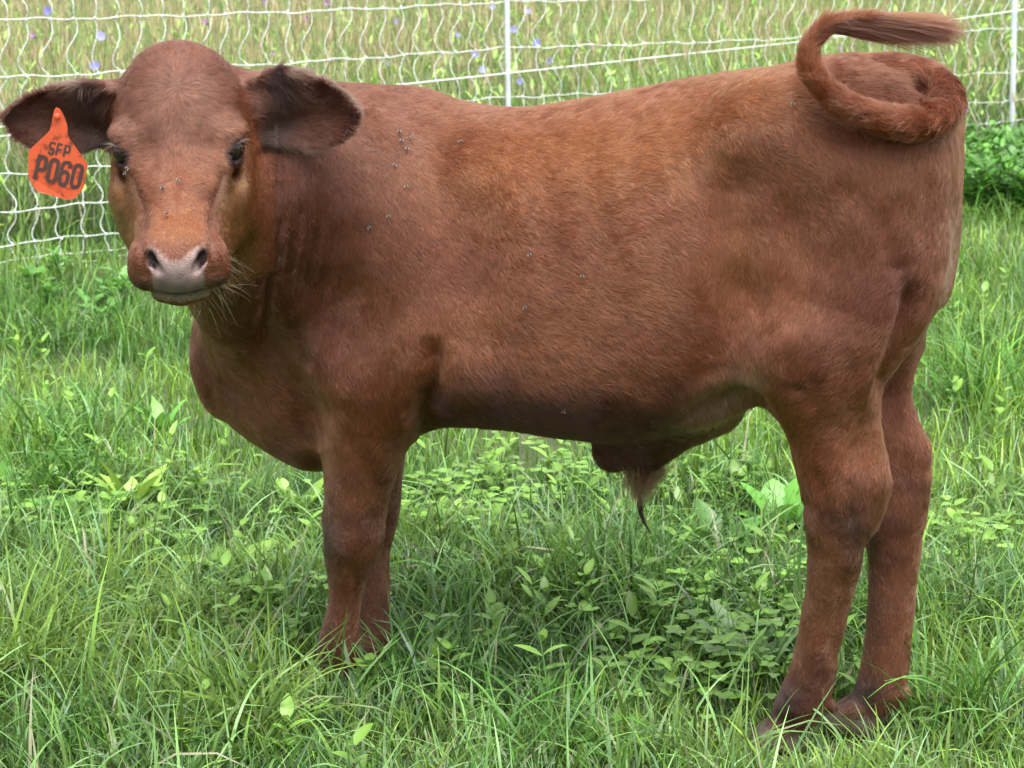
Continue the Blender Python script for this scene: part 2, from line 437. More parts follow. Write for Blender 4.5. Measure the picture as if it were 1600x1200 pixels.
def seg_d(x, y, pts, taper=False):
    d = None; tt = None; acc = 0.; tot = sum(math.hypot(pts[i+1][0]-pts[i][0], pts[i+1][1]-pts[i][1]) for i in range(len(pts)-1))
    for i in range(len(pts)-1):
        ax, ay = pts[i]; bx, by = pts[i+1]; vx, vy = bx-ax, by-ay
        t = np.clip(((x-ax)*vx+(y-ay)*vy)/(vx*vx+vy*vy), 0, 1)
        e = np.hypot(x-ax-t*vx, y-ay-t*vy)
        L = math.hypot(vx, vy); s_ = (acc+t*L)/tot; acc += L
        if d is None: d, tt = e, s_
        else: tt = np.where(e < d, s_, tt); d = np.minimum(d, e)
    return (d, np.clip(np.sin(np.pi*tt)*1.6, 0, 1)) if taper else d
# ------------------------------------------------------------------ creases and muscle relief
BN = vert_normals(BV, BF)
if BN[np.argmax(BV[:, 2]), 2] < 0: BF = BF[:, ::-1]; BN = -BN
bx, by, bw = project(BV); bu, bv, bz = uvz(BV)
H = hl(BV)
on_head = ((H[:, 2] > -.13) & (BV[:, 1] < 3.10) & (bx < 430) & (np.abs(H[:, 0]) < .30) & (H[:, 1] > -.19)).astype(float)
near = np.clip(bv/.05, 0, 1)*(1-on_head)
disp = np.zeros(len(BV))
for pts, w, dep in [([(455, 300), (432, 380), (418, 470), (410, 540)], 5, .011), ([(480, 290), (458, 380), (444, 470)], 5, .009), ([(505, 300), (486, 400), (472, 480)], 6, .008), ([(575, 320), (560, 420), (540, 500)], 14, .004), ([(430, 300), (412, 380), (400, 450)], 5, .008), ([(468, 310), (446, 390), (430, 480)], 4, .005), ([(494, 300), (472, 400), (458, 490)], 4, .005), ([(1432, 430), (1412, 510), (1388, 580), (1368, 640)], 10, .018), ([(1345, 600), (1332, 720), (1336, 800), (1325, 870)], 13, .004), ([(1262, 1070), (1240, 1110)], 12, .003), ([(560, 700), (590, 760), (580, 840)], 9, .005), ([(560, 880), (556, 940), (550, 1020)], 6, .006), ([(1326, 880), (1312, 960), (1296, 1040)], 8, .006), ([(1268, 720), (1290, 790), (1300, 850)], 9, .004), ([(528, 320), (515, 400), (500, 480)], 8, .003),
                    ([(672, 520), (676, 570), (668, 630), (650, 680)], 12, .016), ([(400, 490), (420, 540), (455, 590), (478, 640), (490, 700)], 20, .020), ([(450, 500), (470, 540), (476, 580)], 9, .008),
                    ([(1232, 598), (1246, 608), (1264, 604)], 5, .003), ([(1155, 240), (1135, 340), (1150, 440), (1200, 500)], 30, .013), ([(640, 150), (688, 300), (676, 540)], 20, .005), ([(1300, 280), (1370, 340), (1405, 430)], 16, .005), ([(1215, 300), (1260, 420), (1250, 520)], 22, .005), ([(1405, 400), (1412, 440), (1410, 480)], 14, .004),
                    ([(1340, 540), (1325, 640), (1300, 700)], 14, .005), ([(1070, 232), (1090, 300), (1085, 350), (1110, 390)], 5, .0022), ([(1075, 590), (1130, 572), (1180, 580)], 12, .003),
                    ([(1280, 580), (1262, 640)], 10, .003), ([(1250, 780), (1275, 800)], 8, .003), ([(583, 860), (570, 930), (568, 1000)], 5, .003),
                    ([(820, 180), (860, 200), (850, 230)], 12, .002)]:
    disp -= (np.clip((by-300)/90, 0, 1) if pts[0][0] < 530 and pts[0][1] < 330 else 1)*near*dep*(lambda r: np.exp(-.5*(r[0]/w)**2)*r[1])(seg_d(bx, by, pts, True))
for cx, cy, rx, ry, ang, dep in [(1180, 560, 70, 30, -20, .003), (1040, 130, 60, 20, 0, .002), (1212, 235, 45, 26, 20, .007), (590, 570, 60, 40, 0, .006), (652, 590, 16, 40, 0, .010), (1180, 120, 70, 14, -8, .002), (760, 300, 40, 110, -8, .003), (1350, 760, 18, 30, 0, .005), (1300, 500, 60, 100, 0, .006),
                                 (560, 400, 50, 90, 10, .006), (1395, 330, 40, 90, 5, .005), (820, 420, 24, 140, -8, .0022), (900, 420, 22, 140, -8, .0026), (980, 420, 22, 130, -8, .0022), (546, 850, 26, 30, 0, .007), (1366, 752, 12, 16, 0, .005), (1440, 745, 12, 16, 0, .004), (1240, 1100, 24, 20, 0, .004)]:
    disp += near*dep*gau(bx, by, cx, cy, rx, ry, ang)
disp += near*.0016*noise(BV, .035) + near*.003*noise(BV, .09, 3)
disp += (1-on_head)*(1-near)*.003*noise(BV, .08, 5)
disp += on_head*.0009*noise(BV, .02, 2)
for (sp, w_g, dp) in [([(.060, -.004), (.047, -.028), (.040, -.055), (.041, -.075)], .0045, .0035), ([(.030, .012), (.046, .000), (.056, .004)], .005, .0015)]:
    disp -= on_head*(H[:, 2] > -.02)*dp*np.exp(-.5*(seg_d(np.abs(H[:, 0]), H[:, 1], sp)/w_g)**2)
# wrinkles above the nose and eyes
for s in (1, -1):
    disp -= on_head*.0005*np.exp(-.5*((np.hypot(H[:, 0]-s*.066, (H[:, 1]-.030))-.018)/.0028)**2)*(H[:, 2] > -.02)*(H[:, 1] > .012)
BV = BV + BN*disp[:, None]
BN = vert_normals(BV, BF)

# ------------------------------------------------------------------ coat colour (pigment, plus shade painted under the belly and in creases)
RED = np.array([.158, .0425, .0200]); GOLD = np.array([.252, .088, .0275]); DARK = np.array([.046, .0138, .0100]); BLK = np.array([.014, .007, .006])
PALE = np.array([.26, .16, .09]); UMB = np.array([.100, .043, .028])
PADC = np.array([.25, .175, .160])
def mixc(c, t, w): return c*(1-w[:, None]) + np.asarray(t)*w[:, None]
def pad_mask(P):
    """bare skin of the nose"""
    h = hl(P); s, n, f = np.abs(h[:, 0]), h[:, 1], h[:, 2]
    top = -.046 - .007*np.exp(-(s/.014)**2) + .008*np.clip((s-.010)/.02, 0, 1) + .0025*noise(P, .006, 44)
    w = np.clip((top-n)/.003, 0, 1)*np.clip((n+.110)/.002, 0, 1)*np.clip((f-.197)/.004, 0, 1)
    side = .0400 - .012*np.clip((-.075-n)/.03, 0, 1)*0 - .006*np.clip((-.060-n)/.012, 0, 1)
    return w*np.clip((side-s)/.002, 0, 1)
def nostril_mask(P):
    h = hl(P); s = np.abs(h[:, 0])
    return np.clip(1.6-np.hypot((s-.031)/.0095, (h[:, 1]+.058)/.016)*1.5, 0, 1)*(h[:, 2] < .2245)*(h[:, 2] > .18)
def ear_local(P, i):
    root, A, L, tt, up, lo = EARS[i]; q = (P-root) @ A.T
    return q[:, 0]/L, q[:, 1], q[:, 2]
def ear_mask(P):
    out = []
    for i in (0, 1):
        x, y, z = ear_local(P, i)
        E_ = EARS[i]; U_, D_ = np.interp(x, E_[3], E_[4]), np.interp(x, E_[3], E_[5])
        out.append(np.clip((x-.02)/.14, 0, 1)*(x < 1.1)*(y < U_*1.15+.006)*(y > -D_*1.1-.004)*(z > -.046)*(z < .03))
    return out
def coat(P, N):
    x, y, w = project(P); u, v, z = uvz(P); h = hl(P)
    hd = ((h[:, 2] > -.14) & (P[:, 1] < 3.12) & (x < 430) & (h[:, 1] > -.2)).astype(float)
    hd = hd*np.clip((.132-np.abs(h[:, 0]))/.022, 0, 1); bd = 1-hd
    c = np.repeat(RED[None], len(P), 0)
    big = noise(P, .11, 1)*.6+noise(P, .045, 2)*.4
    c = mixc(c, GOLD, np.clip(.22+.3*big, 0, .5))
    c = mixc(c, DARK, np.clip(-.05-.4*noise(P, .15, 9), 0, .18))
    # neck and shoulder deeper red, top of ribs and hips lighter
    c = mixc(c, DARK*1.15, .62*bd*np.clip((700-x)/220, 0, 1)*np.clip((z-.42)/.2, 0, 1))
    c = mixc(c, DARK, .65*bd*np.clip((.63-z)/.14, 0, 1)*np.clip((x-640)/60, 0, 1)*np.clip((1190-x)/80, 0, 1))  # painted shade: lower ribs and belly darkened in the coat colour
    c = mixc(c, DARK*.8, .80*bd*np.clip((.580-z+.03*noise(P, .05, 61))/.05, 0, 1)*np.clip((x-640)/40, 0, 1)*np.clip((1110-x)/60, 0, 1)*(z > .36))  # painted underside shade, deepest along the belly
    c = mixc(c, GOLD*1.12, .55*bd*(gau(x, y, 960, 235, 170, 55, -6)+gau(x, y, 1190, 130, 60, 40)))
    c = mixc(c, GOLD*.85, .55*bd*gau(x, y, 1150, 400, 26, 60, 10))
    c = mixc(c, DARK, .35*bd*(gau(x, y, 1215, 232, 26, 14, 30)+gau(x, y, 1410, 430, 14, 42)+gau(x, y, 1240, 600, 22, 8, 15)))  # crease shade at hip, thigh and stifle painted into the coat
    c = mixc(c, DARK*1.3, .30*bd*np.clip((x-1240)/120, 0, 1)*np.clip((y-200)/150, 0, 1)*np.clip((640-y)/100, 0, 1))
    c = mixc(c, PALE*.95, .9*bd*gau(x, y, 1462, 430, 14, 60, 18)*(v < .06))
    c = mixc(c, PALE*.9, .85*bd*gau(x, y, 1130, 622, 55, 24, -35))
    # legs
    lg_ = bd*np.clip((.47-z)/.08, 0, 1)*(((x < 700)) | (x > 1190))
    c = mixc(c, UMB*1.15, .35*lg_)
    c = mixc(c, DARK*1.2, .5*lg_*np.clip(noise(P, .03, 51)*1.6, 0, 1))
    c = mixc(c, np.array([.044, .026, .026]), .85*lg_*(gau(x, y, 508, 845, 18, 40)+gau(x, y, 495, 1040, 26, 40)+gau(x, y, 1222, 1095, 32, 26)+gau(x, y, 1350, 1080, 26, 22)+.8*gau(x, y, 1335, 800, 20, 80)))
    c = mixc(c, np.array([.155, .060, .022]), .5*lg_*gau(x, y, 1310, 930, 30, 60))
    c = mixc(c, [.10, .075, .055], bd*np.clip((.045-z)/.012, 0, 1))
    # tail
    tl = gau(x, y, 1370, 120, 140, 110)*np.clip((y < 225)*1.0, 0, 1)*bd
    c = mixc(c, RED*.75, .75*tl)
    # head: orange cheeks, duller forehead, dark lips and eye rims
    a = np.abs(h[:, 0])
    c = mixc(c, np.array([.150, .070, .020]), .75*hd*np.clip((.108-a)/.025, 0, 1)*np.clip((a-.038)/.02, 0, 1)*np.clip((.155-h[:, 2])/.05, 0, 1)*np.clip((.012-h[:, 1])/.03, 0, 1))
    c = mixc(c, np.array([.120, .048, .033]), .55*hd*np.clip((h[:, 1]-.0)/.05, 0, 1))
    c = mixc(c, GOLD*1.2, .5*hd*gau(a, h[:, 1], .0, -.026, .03, .010)*(h[:, 2] > .12))
    c = mixc(c, BLK*1.6, .85*hd*np.clip((a-.028)/.012, 0, 1)*np.clip((-.078-h[:, 1])/.014, 0, 1)*(h[:, 1] > -.112)*(h[:, 2] > .14))
    c = mixc(c, [.17, .16, .09], .8*hd*(a < .036)*np.clip((-.111-h[:, 1])/.002, 0, 1)*np.clip((h[:, 1]+.127)/.003, 0, 1)*(h[:, 2] > .18))
    for s in (1, -1):
        ce = EYES[0 if s > 0 else 1][1]; q = (P-ce) @ EYEF[0 if s > 0 else 1].T
        r = np.hypot(q[:, 0]/.0195, q[:, 1]/.0135)
        c = mixc(c, BLK, .95*hd*np.clip((1.45-r)/.3, 0, 1)*(q[:, 2] > -.01))
        c = mixc(c, BLK*1.5, .4*hd*gau(h[:, 0], h[:, 1], s*.070, -.014, .007, .009)*(h[:, 2] > .02))
    c = mixc(c, DARK, .4*hd*(h[:, 2] > -.02)*np.exp(-.5*(seg_d(a, h[:, 1], [(.058, -.004), (.047, -.026), (.042, -.045)])/.006)**2))  # shade painted along the groove below the eye
    c = mixc(c, PALE, .9*np.exp(-.5*(np.linalg.norm(P-cp(1418, 1080, -.05), axis=1)/.010)**2))
    # ears: near black inside with a browner middle, rusty backs
    for i, m in enumerate(ear_mask(P)):
        ex, ey, ez = ear_local(P, i)
        inner = np.clip((N @ EARS[i][1][2]+.1)/.3, 0, 1)
        c = mixc(c, BLK*1.5, .93*m*inner*np.clip((.62-ex)/.3, .35, 1)); c = mixc(c, DARK*.8, .5*m*inner*np.clip((ex-.45)/.2, 0, 1))
        c = mixc(c, np.array([.120, .046, .028]), 1.0*m*inner*gau(ex, ey, .60 if i else .55, -.012, .20, .022))
        c = mixc(c, DARK*.8, .5*m*(1-inner))
    return c
# skin colour of the mesh under the hair
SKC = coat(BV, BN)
pm = pad_mask(BV)
SKC = SKC*.60*(1-pm[:, None]) + pm[:, None]*(PADC*(1-.45*np.clip((-.055-H[:, 1])/.045, 0, 1)[:, None]))*(1+.25*noise(BV, .006)[:, None]+.2*noise(BV, .02)[:, None])
nm = nostril_mask(BV); SKC = mixc(SKC, [.020, .010, .009], np.clip(nm*1.6, 0, 1))
hf = np.clip((.048-BV[:, 2])/.008, 0, 1)
SKC = mixc(SKC, [.10, .08, .06], hf)
calf = empty('calf', (float(O2[0]+FW[0]*.45), float(O2[1]+FW[1]*.45), 0))
tag(calf, 'red brown calf standing side on, head turned to the camera, tail curled over its rump', 'calf')
CL = np.array(calf.location)
bm_ = mesh_np('body', BV-CL, BF, True, SKC)
mB, N_, L_, b_ = mat('calf_skin')
an = N_.new('ShaderNodeAttribute'); an.attribute_name = 'col'; L_.new(an.outputs['Color'], b_.inputs['Base Color'])
b_.inputs['Roughness'].default_value = .5; b_.inputs['Specular IOR Level'].default_value = .35
vo = N_.new('ShaderNodeTexVoronoi'); vo.inputs['Scale'].default_value = 330; vo.feature = 'DISTANCE_TO_EDGE'
tc = N_.new('ShaderNodeTexCoord'); L_.new(tc.outputs['Object'], vo.inputs['Vector'])
bu_ = N_.new('ShaderNodeBump'); bu_.inputs['Strength'].default_value = .5; bu_.inputs['Distance'].default_value = .003
L_.new(vo.outputs['Distance'], bu_.inputs['Height']); L_.new(bu_.outputs[0], b_.inputs['Normal'])
link('body', bm_, mB, calf)
# ------------------------------------------------------------------ hair
DIRS = [(600, 160, 1, .15), (450, 150, .6, .6), (600, 230, .5, .85), (450, 350, .05, 1), (400, 450, .05, 1), (520, 300, .25, 1), (560, 430, .15, 1), (620, 330, .35, .95), (540, 540, -.1, 1), (590, 560, .3, .95), (560, 650, 0, 1), (655, 600, -.15, 1), (650, 520, .35, .9),
        (700, 175, 1, .1), (720, 300, .75, .65), (720, 450, .6, .8), (740, 600, .6, .75), (820, 180, .9, -.1), (830, 215, .5, .85), (900, 190, 1, .0), (900, 260, .9, .35), (900, 400, .93, .35), (900, 550, .85, .5), (850, 640, .8, .5), (1000, 170, .95, -.25), (1000, 250, .95, .1), (1050, 350, .9, .4), (1050, 500, .85, .5), (1000, 620, .5, .85),
        (1100, 140, .9, -.25), (1110, 200, .8, .3), (1150, 180, .3, .9), (1200, 130, .7, -.2), (1120, 300, .5, .85), (1160, 270, -.3, .95), (1220, 190, .5, .85), (1225, 240, .95, .3), (1270, 270, .8, .6), (1300, 330, .4, .9), (1180, 350, .25, .95), (1140, 420, .1, 1), (1180, 450, -.4, .9), (1120, 560, .6, .8), (1060, 600, .5, .8), (1130, 620, -.35, .9), (1180, 530, .3, .95),
        (1300, 220, .35, .95), (1400, 250, .1, 1), (1470, 280, .05, 1), (1400, 330, -.1, 1), (1470, 400, -.1, 1), (1330, 420, -.35, .95), (1250, 430, -.2, 1), (1250, 520, -.6, .8), (1350, 520, -.45, .9), (1240, 640, -.7, .7), (1300, 600, -.5, .85), (1300, 700, -.6, .8), (1340, 700, .1, 1), (1350, 780, .35, .95), (1300, 800, -.2, 1), (1300, 900, .05, 1), (1280, 1000, -.2, 1), (1240, 1100, -.35, .95),
        (1400, 600, .15, 1), (1440, 700, .3, .95), (1400, 800, .1, 1), (1395, 900, .1, 1), (1385, 1000, 0, 1), (1360, 1100, -.2, 1),
        (550, 750, 0, 1), (545, 850, .1, 1), (540, 950, 0, 1), (520, 1040, -.25, 1), (600, 750, .1, 1), (585, 900, .05, 1), (590, 1000, .05, 1),
        (330, 560, .1, 1), (380, 600, .35, .95), (430, 660, .6, .75), (460, 600, .3, .95), (440, 540, .45, .85), (350, 500, .05, 1), (1320, 110, .9, .5), (1400, 130, .8, .8), (1250, 110, .9, .2)]
DR = np.array(DIRS); DR[:, 2:] /= np.linalg.norm(DR[:, 2:], axis=1)[:, None]
CX3 = np.array([1., 0, 0]); CD3 = np.array([0, -SP_, -CP_])      # picture right and picture down, in the world
TP = np.array([p for p, r in TAILP])
def hair_dir(P, N):
    x, y, w = project(P); h = hl(P)
    hd = (h[:, 2] > -.15) & (P[:, 1] < 3.12) & (x < 432) & (h[:, 1] > -.2)
    D = np.zeros_like(P)
    W = np.exp(-((x[:, None]-DR[:, 0])**2+(y[:, None]-DR[:, 1])**2)/(2*42.**2)) + 1e-5/(1+((x[:, None]-DR[:, 0])**2+(y[:, None]-DR[:, 1])**2)/4e3)
    W /= W.sum(1)[:, None]
    d2 = W @ DR[:, 2:]
    D = d2[:, :1]*CX3 + d2[:, 1:]*CD3
    # head: from a whorl on the forehead
    wl = np.array([0, .092, .0]); q = h - wl
    q = q*np.array([1.5, 1.0, 1.0]); rr = np.linalg.norm(q, axis=1)+1e-6; q = q/rr[:, None]
    low = np.clip((.055-h[:, 1])/.09, 0, 1)[:, None]
    q2 = np.stack([np.sign(h[:, 0])*(.75*np.clip(np.abs(h[:, 0])/.03, 0, 1)), np.full(len(P), .25)-.6*np.clip((h[:, 2]-.10)/.05, 0, 1), np.full(len(P), -.35)], 1)
    q2 = np.where((h[:, 1] < -.02)[:, None], q2*np.array([.6, -1.2, -.6])+np.array([0, -.5, .1]), q2)
    q = q*(1-low) + q2*low
    jw = np.clip((np.abs(h[:, 0])-.055)/.02, 0, 1)[:, None]*np.clip((.02-h[:, 1])/.03, 0, 1)[:, None]
    q = q*(1-jw) + np.stack([h[:, 0]*0, np.full(len(P), -1.), np.full(len(P), -.5)], 1)*jw
    D = np.where(hd[:, None], q @ HA, D)
    # ears
    for i, m in enumerate(ear_mask(P)):
        root, A, L, tt, up, lo = EARS[i]; ex, ey, ez = ear_local(P, i)
        inner = np.clip((N @ A[2]+.1)/.3, 0, 1)[:, None]
        k = A[0]*.9 + A[1][None]*(ey/.05)[:, None]*.7
        fr = np.clip((.50-ex)/.2, 0, 1)*np.clip((ey+.010)/.02, 0, 1); k2 = A[0]*.8 + A[1][None]*(-.8*fr+.5*ey/.05*(1-fr))[:, None]
        k = k*(1-inner)+k2*inner
        D = np.where(m[:, None] > .02, k*m[:, None]+D*(1-m[:, None]), D)
    # tail
    for j in range(3, len(TP)-1):
        a, b = TP[j], TP[j+1]; v = b-a; t = np.clip((P-a) @ v/(v @ v), 0, 1); d = np.linalg.norm(P-a-t[:, None]*v, axis=1)
        D = np.where((d < TAILP[j][1]*1.25+.004)[:, None], v/np.linalg.norm(v), D)
    return D, hd
def make_curves(name, pos, rad, col, m, parent, npt):
    cu = bpy.data.hair_curves.new(name); n = len(pos)//npt
    cu.add_curves(np.full(n, npt, np.int32).tolist())
    cu.points.foreach_set('position', np.ascontiguousarray(pos, np.float32).ravel())
    ra = cu.attributes.get('radius') or cu.attributes.new('radius', 'FLOAT', 'POINT')
    ra.data.foreach_set('value', np.ascontiguousarray(rad, np.float32))
    ca = cu.attributes.new('col', 'FLOAT_COLOR', 'CURVE')
    ca.data.foreach_set('color', np.hstack([col, np.ones((n, 1))]).astype(np.float32).ravel())
    cu.materials.append(m)
    o = bpy.data.objects.new(name, cu); COL.objects.link(o); o.parent = parent
    return o
def hair_mat(name, rough=.45, spec=.5):
    m, N, L, b = mat(name)
    N.remove(b); out = N['Material Output']
    at_ = N.new('ShaderNodeAttribute'); at_.attribute_name = 'col'
    h = N.new('ShaderNodeBsdfHairPrincipled'); h.parametrization = 'COLOR'
    h.inputs['Roughness'].default_value = .33; h.inputs['Radial Roughness'].default_value = .55
    h.inputs['Coat'].default_value = .0; h.inputs['IOR'].default_value = 1.46; h.inputs['Random Roughness'].default_value = .1
    L.new(at_.outputs['Color'], h.inputs['Color']); 
    d = N.new('ShaderNodeBsdfDiffuse'); L.new(at_.outputs['Color'], d.inputs['Color'])
    mx = N.new('ShaderNodeMixShader'); mx.inputs[0].default_value = .28
    L.new(h.outputs[0], mx.inputs[1]); L.new(d.outputs[0], mx.inputs[2]); L.new(mx.outputs[0], out.inputs['Surface'])
    return m
MH = hair_mat('calf_hair')
def grow(name, P, N, D, L, col, rad, lift=.22, bend=.10, npt=4, jit=.22, parent=None, m=None):
    n = len(P); D = D - (D*N).sum(1)[:, None]*N; D /= np.linalg.norm(D, axis=1)[:, None]+1e-9
    B = np.cross(N, D)
    a = rng.normal(0, 1, n)*jit + noise(P, .030, 4)*.30 + noise(P, .011, 6)*(.30+.35*(hl(P)[:, 1] > .03)*(P[:, 1] < 3.1)*(hl(P)[:, 2] > -.15))
    D = D*np.cos(a)[:, None] + B*np.sin(a)[:, None]
    lf = np.clip(lift+rng.normal(0, .07, n)+.10*noise(P, .009, 8), .03, 1)
    # locks: hairs rooted close together share a tip, a bend and a tone
    g = np.floor((P + .0015*np.stack([noise(P, .006, 41), noise(P, .006, 42), noise(P, .006, 43)], 1))/.0030).astype(np.int64)
    key = (g[:, 0]*73856093) ^ (g[:, 1]*19349663) ^ (g[:, 2]*83492791); _, inv = np.unique(key, return_inverse=True)
    cn = np.bincount(inv); cen = np.stack([np.bincount(inv, P[:, i])/cn for i in range(3)], 1)[inv]; r_ = rng.normal(0, 1, (len(cn), 3))[inv]
    pull = (cen-P)*.65; col *= np.exp(.20*r_[:, 0]-.02)[:, None]; bendc = r_[:, 1]
    pts = []; rr = []
    cv = bendc*.35 + (noise(P, .02, 11)*.5+rng.normal(0, .25, n))
    for j in range(npt):
        t = j/(npt-1)
        s = L*t
        off = D*s[:, None] + B*(cv*s*t*.5)[:, None] + pull*t + N*(s*lf*(1-t*bend*6*.5))[:, None]
        pts.append(P + off); rr.append(rad*(1-.85*t**1.5))
    pos = np.stack(pts, 1).reshape(-1, 3) - CL; R = np.stack(rr, 1).reshape(-1)
    return make_curves(name, pos, R, col, m or MH, parent or calf, npt)
# scatter roots over the surface by area
def scatter(n, V, F, wv):
    a, b, c, d = (V[F[:, i]] for i in range(4))
    ar = (np.linalg.norm(np.cross(b-a, c-a), axis=1)+np.linalg.norm(np.cross(c-a, d-a), axis=1))/2*wv[F].mean(1)
    cs = np.cumsum(ar); k = np.searchsorted(cs, rng.random(n)*cs[-1]); k = np.minimum(k, len(F)-1)
    u, v = rng.random((n, 1)), rng.random((n, 1)); q = F[k]
    bl = lambda A: A[q[:, 0]]*(1-u)*(1-v)+A[q[:, 1]]*u*(1-v)+A[q[:, 2]]*u*v+A[q[:, 3]]*(1-u)*v
    P = bl(V); N = bl(BN); N /= np.linalg.norm(N, axis=1)[:, None]+1e-9
    return P, N, cs[-1]
bx, by, bw = project(BV); bu, bv, bz = uvz(BV); H = hl(BV)
em_ = np.maximum(*ear_mask(BV))
wt = np.where(((BN[:, 1] < .25)), 1.0, .35)
hdm = ((H[:, 2] > -.15) & (BV[:, 1] < 3.12) & (bx < 432) & (H[:, 1] > -.2))
wt = wt*np.where(hdm, 1.7, 1.0)*np.where(BV[:, 2] < .45, 1.2, 1)
wt *= (pad_mask(BV) < .5)*(nostril_mask(BV) < .3)*(BV[:, 2] > .040)
for s_, ce in EYES:
    A = EYEF[0 if s_ > 0 else 1]; q = (BV-ce) @ A.T
    wt *= 1-((np.hypot(q[:, 0]/.0185, q[:, 1]/.0125) < 1.0)&(np.linalg.norm(q, axis=1) < .024))
wt *= 1-(hdm & (np.abs(H[:, 0]) < .045) & (H[:, 2] > .17) & (np.abs(H[:, 1]+.1105) < .0045))
NH = int(760000*FUR)
P, Nn, area = scatter(NH, BV, BF, wt)
print('weighted hair area', area)
D, hd = hair_dir(P, Nn)
x, y, w_ = project(P); u, v, z = uvz(P); h = hl(P)
L = np.full(NH, .0105)
L = np.where(hd, .0070, L); L = np.where(hd, .0070+.0050*np.clip((h[:, 1]-.01)/.07, 0, 1), L); L = np.where(hd & (h[:, 2] > .13), .0045, L)
L = np.where(~hd & (z < .40), .0072, L); L = np.where(~hd & (z < .45) & (x > 1330) & (y < 900), .011, L)
L = np.where(~hd & (z < .62) & (x > 660) & (x < 1180), .0135, L)
tl = ~hd & (y < 222) & (x > 1235) & (v > .03); L = np.where(tl | ((y < 200) & (x > 1270) & (z > .86)), .0145, L)
em2 = ear_mask(P)
for i, m_ in enumerate(em2):
    ex, ey, ez = ear_local(P, i); inn = Nn @ EARS[i][1][2] > .1
    wup = np.interp(ex, EARS[i][3], EARS[i][4]); wlo = np.interp(ex, EARS[i][3], EARS[i][5])
    edge = np.maximum(ey/wup, -ey/wlo)
    L = np.where(m_ > .3, np.where(inn & (ex < .50) & (ey > -.012), .021, np.where(edge > .85, .013, .010)), L)
L = L*rng.uniform(.6, 1.25, NH)
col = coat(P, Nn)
col = col*np.exp(rng.normal(0, .16, NH))[:, None]*(1+.14*noise(P, .010, 14)+.10*noise(P, .0045, 15))[:, None]
for i, m_ in enumerate(em2):
    ex, ey, ez = ear_local(P, i); wup = np.interp(ex, EARS[i][3], EARS[i][4]); wlo = np.interp(ex, EARS[i][3], EARS[i][5])
    rim = (m_ > .3)*np.clip((np.maximum(ey/wup, -ey/wlo)-.93)/.05, 0, 1)*(ex > .3)
    col = mixc(col, np.array([.20, .12, .08]), .7*rim)
col = np.clip(col, .004, .9)
lift = np.where(L > .02, .5, .14)+np.where(tl, .22, 0)+np.where(~hd & (z < .62) & (x > 700) & (x < 1180) & (z > .3), .08, 0)
fur = grow('fur', P, Nn, D, L, col, np.where(hd, .00027, .00033), lift=lift, jit=.16)
tag(fur, kind='stuff')
# tail switch
def strands(name, roots, dirs, L, col, rad, sag, wob, npt=7, m=None):
    n = len(roots); pts = []; rr = []
    w1 = rng.normal(0, 1, (n, 3)); w2 = rng.normal(0, 1, (n, 3))
    for j in range(npt):
        t = j/(npt-1)
        p = roots + dirs*(L*t)[:, None] + np.array([0, 0, -1.])*(sag*L*t*t)[:, None] + (w1*t*t+w2*t*.3)*(wob*L)[:, None]
        pts.append(p); rr.append(rad*(1-.8*t**2)*np.ones(n))
    o = make_curves(name, np.stack(pts, 1).reshape(-1, 3)-CL, np.stack(rr, 1).reshape(-1), col, m or MH, calf, npt)
    return tag(o, kind='stuff')
n = 11000
k = rng.choice([11, 12, 12, 13, 13, 13, 13], n); t = rng.random(n)
a = TP[k]; b = TP[np.minimum(k+1, len(TP)-1)]; rad_ = np.array([r for p, r in TAILP])[k]
rn = rng.normal(0, 1, (n, 3)); rn /= np.linalg.norm(rn, axis=1)[:, None]
r0 = a+(b-a)*t[:, None] + rn*(rad_*.8)[:, None]
dr = (b-a)/(np.linalg.norm(b-a, axis=1)[:, None]+1e-9)
far_ = (k >= 12)
dr = np.where(far_[:, None], nz(cp(1505, 48, .10)-cp(1340, 30, .16))+rn*.045, dr+rn*.22)
dr /= np.linalg.norm(dr, axis=1)[:, None]
Ls = np.where(far_, rng.uniform(.035, .135, n), rng.uniform(.014, .026, n))
cc = DARK*1.7*np.ones((n, 1)); cc = mixc(cc, GOLD, np.clip(.1+.75*(rn[:, 2] > .35)*rng.random(n), 0, 1)); cc = cc*np.exp(rng.normal(0, .2, n))[:, None]
strands('tail_switch', r0, dr, Ls, cc, .00024, .05, .055)
# ------------------------------------------------------------------ ground
def ground_z(x, y):
    P = np.stack([x, y, x*0], -1)
    far = np.clip((y-4.2)/3, 0, 1)
    return .012*noise(P, .35, 21)*np.clip((y-2.2), 0, 1) + .03*far*noise(P, 1.7, 22) + .02*np.clip((y-6)/6, 0, 1)
def grid(x0, x1, nx, y0, y1, ny):
    X, Y = np.meshgrid(np.linspace(x0, x1, nx), np.linspace(y0, y1, ny)); Z = ground_z(X, Y)
    V = np.stack([X, Y, Z], -1).reshape(-1, 3); i = np.arange(nx*ny).reshape(ny, nx)
    F = np.stack([i[:-1, :-1], i[:-1, 1:], i[1:, 1:], i[1:, :-1]], -1).reshape(-1, 4); return V, F
mG, N_, L_, b_ = mat('soil_and_thatch')
n1 = N_.new('ShaderNodeTexNoise'); n1.inputs['Scale'].default_value = 9; n1.inputs['Detail'].default_value = 8
n2 = N_.new('ShaderNodeTexNoise'); n2.inputs['Scale'].default_value = 140; n2.inputs['Detail'].default_value = 4
tc = N_.new('ShaderNodeTexCoord'); L_.new(tc.outputs['Object'], n1.inputs['Vector']); L_.new(tc.outputs['Object'], n2.inputs['Vector'])
r1 = N_.new('ShaderNodeValToRGB'); e = r1.color_ramp.elements
e[0].position = .35; e[0].color = (.030, .060, .014, 1); e[1].position = .74; e[1].color = (.10, .095, .045, 1)
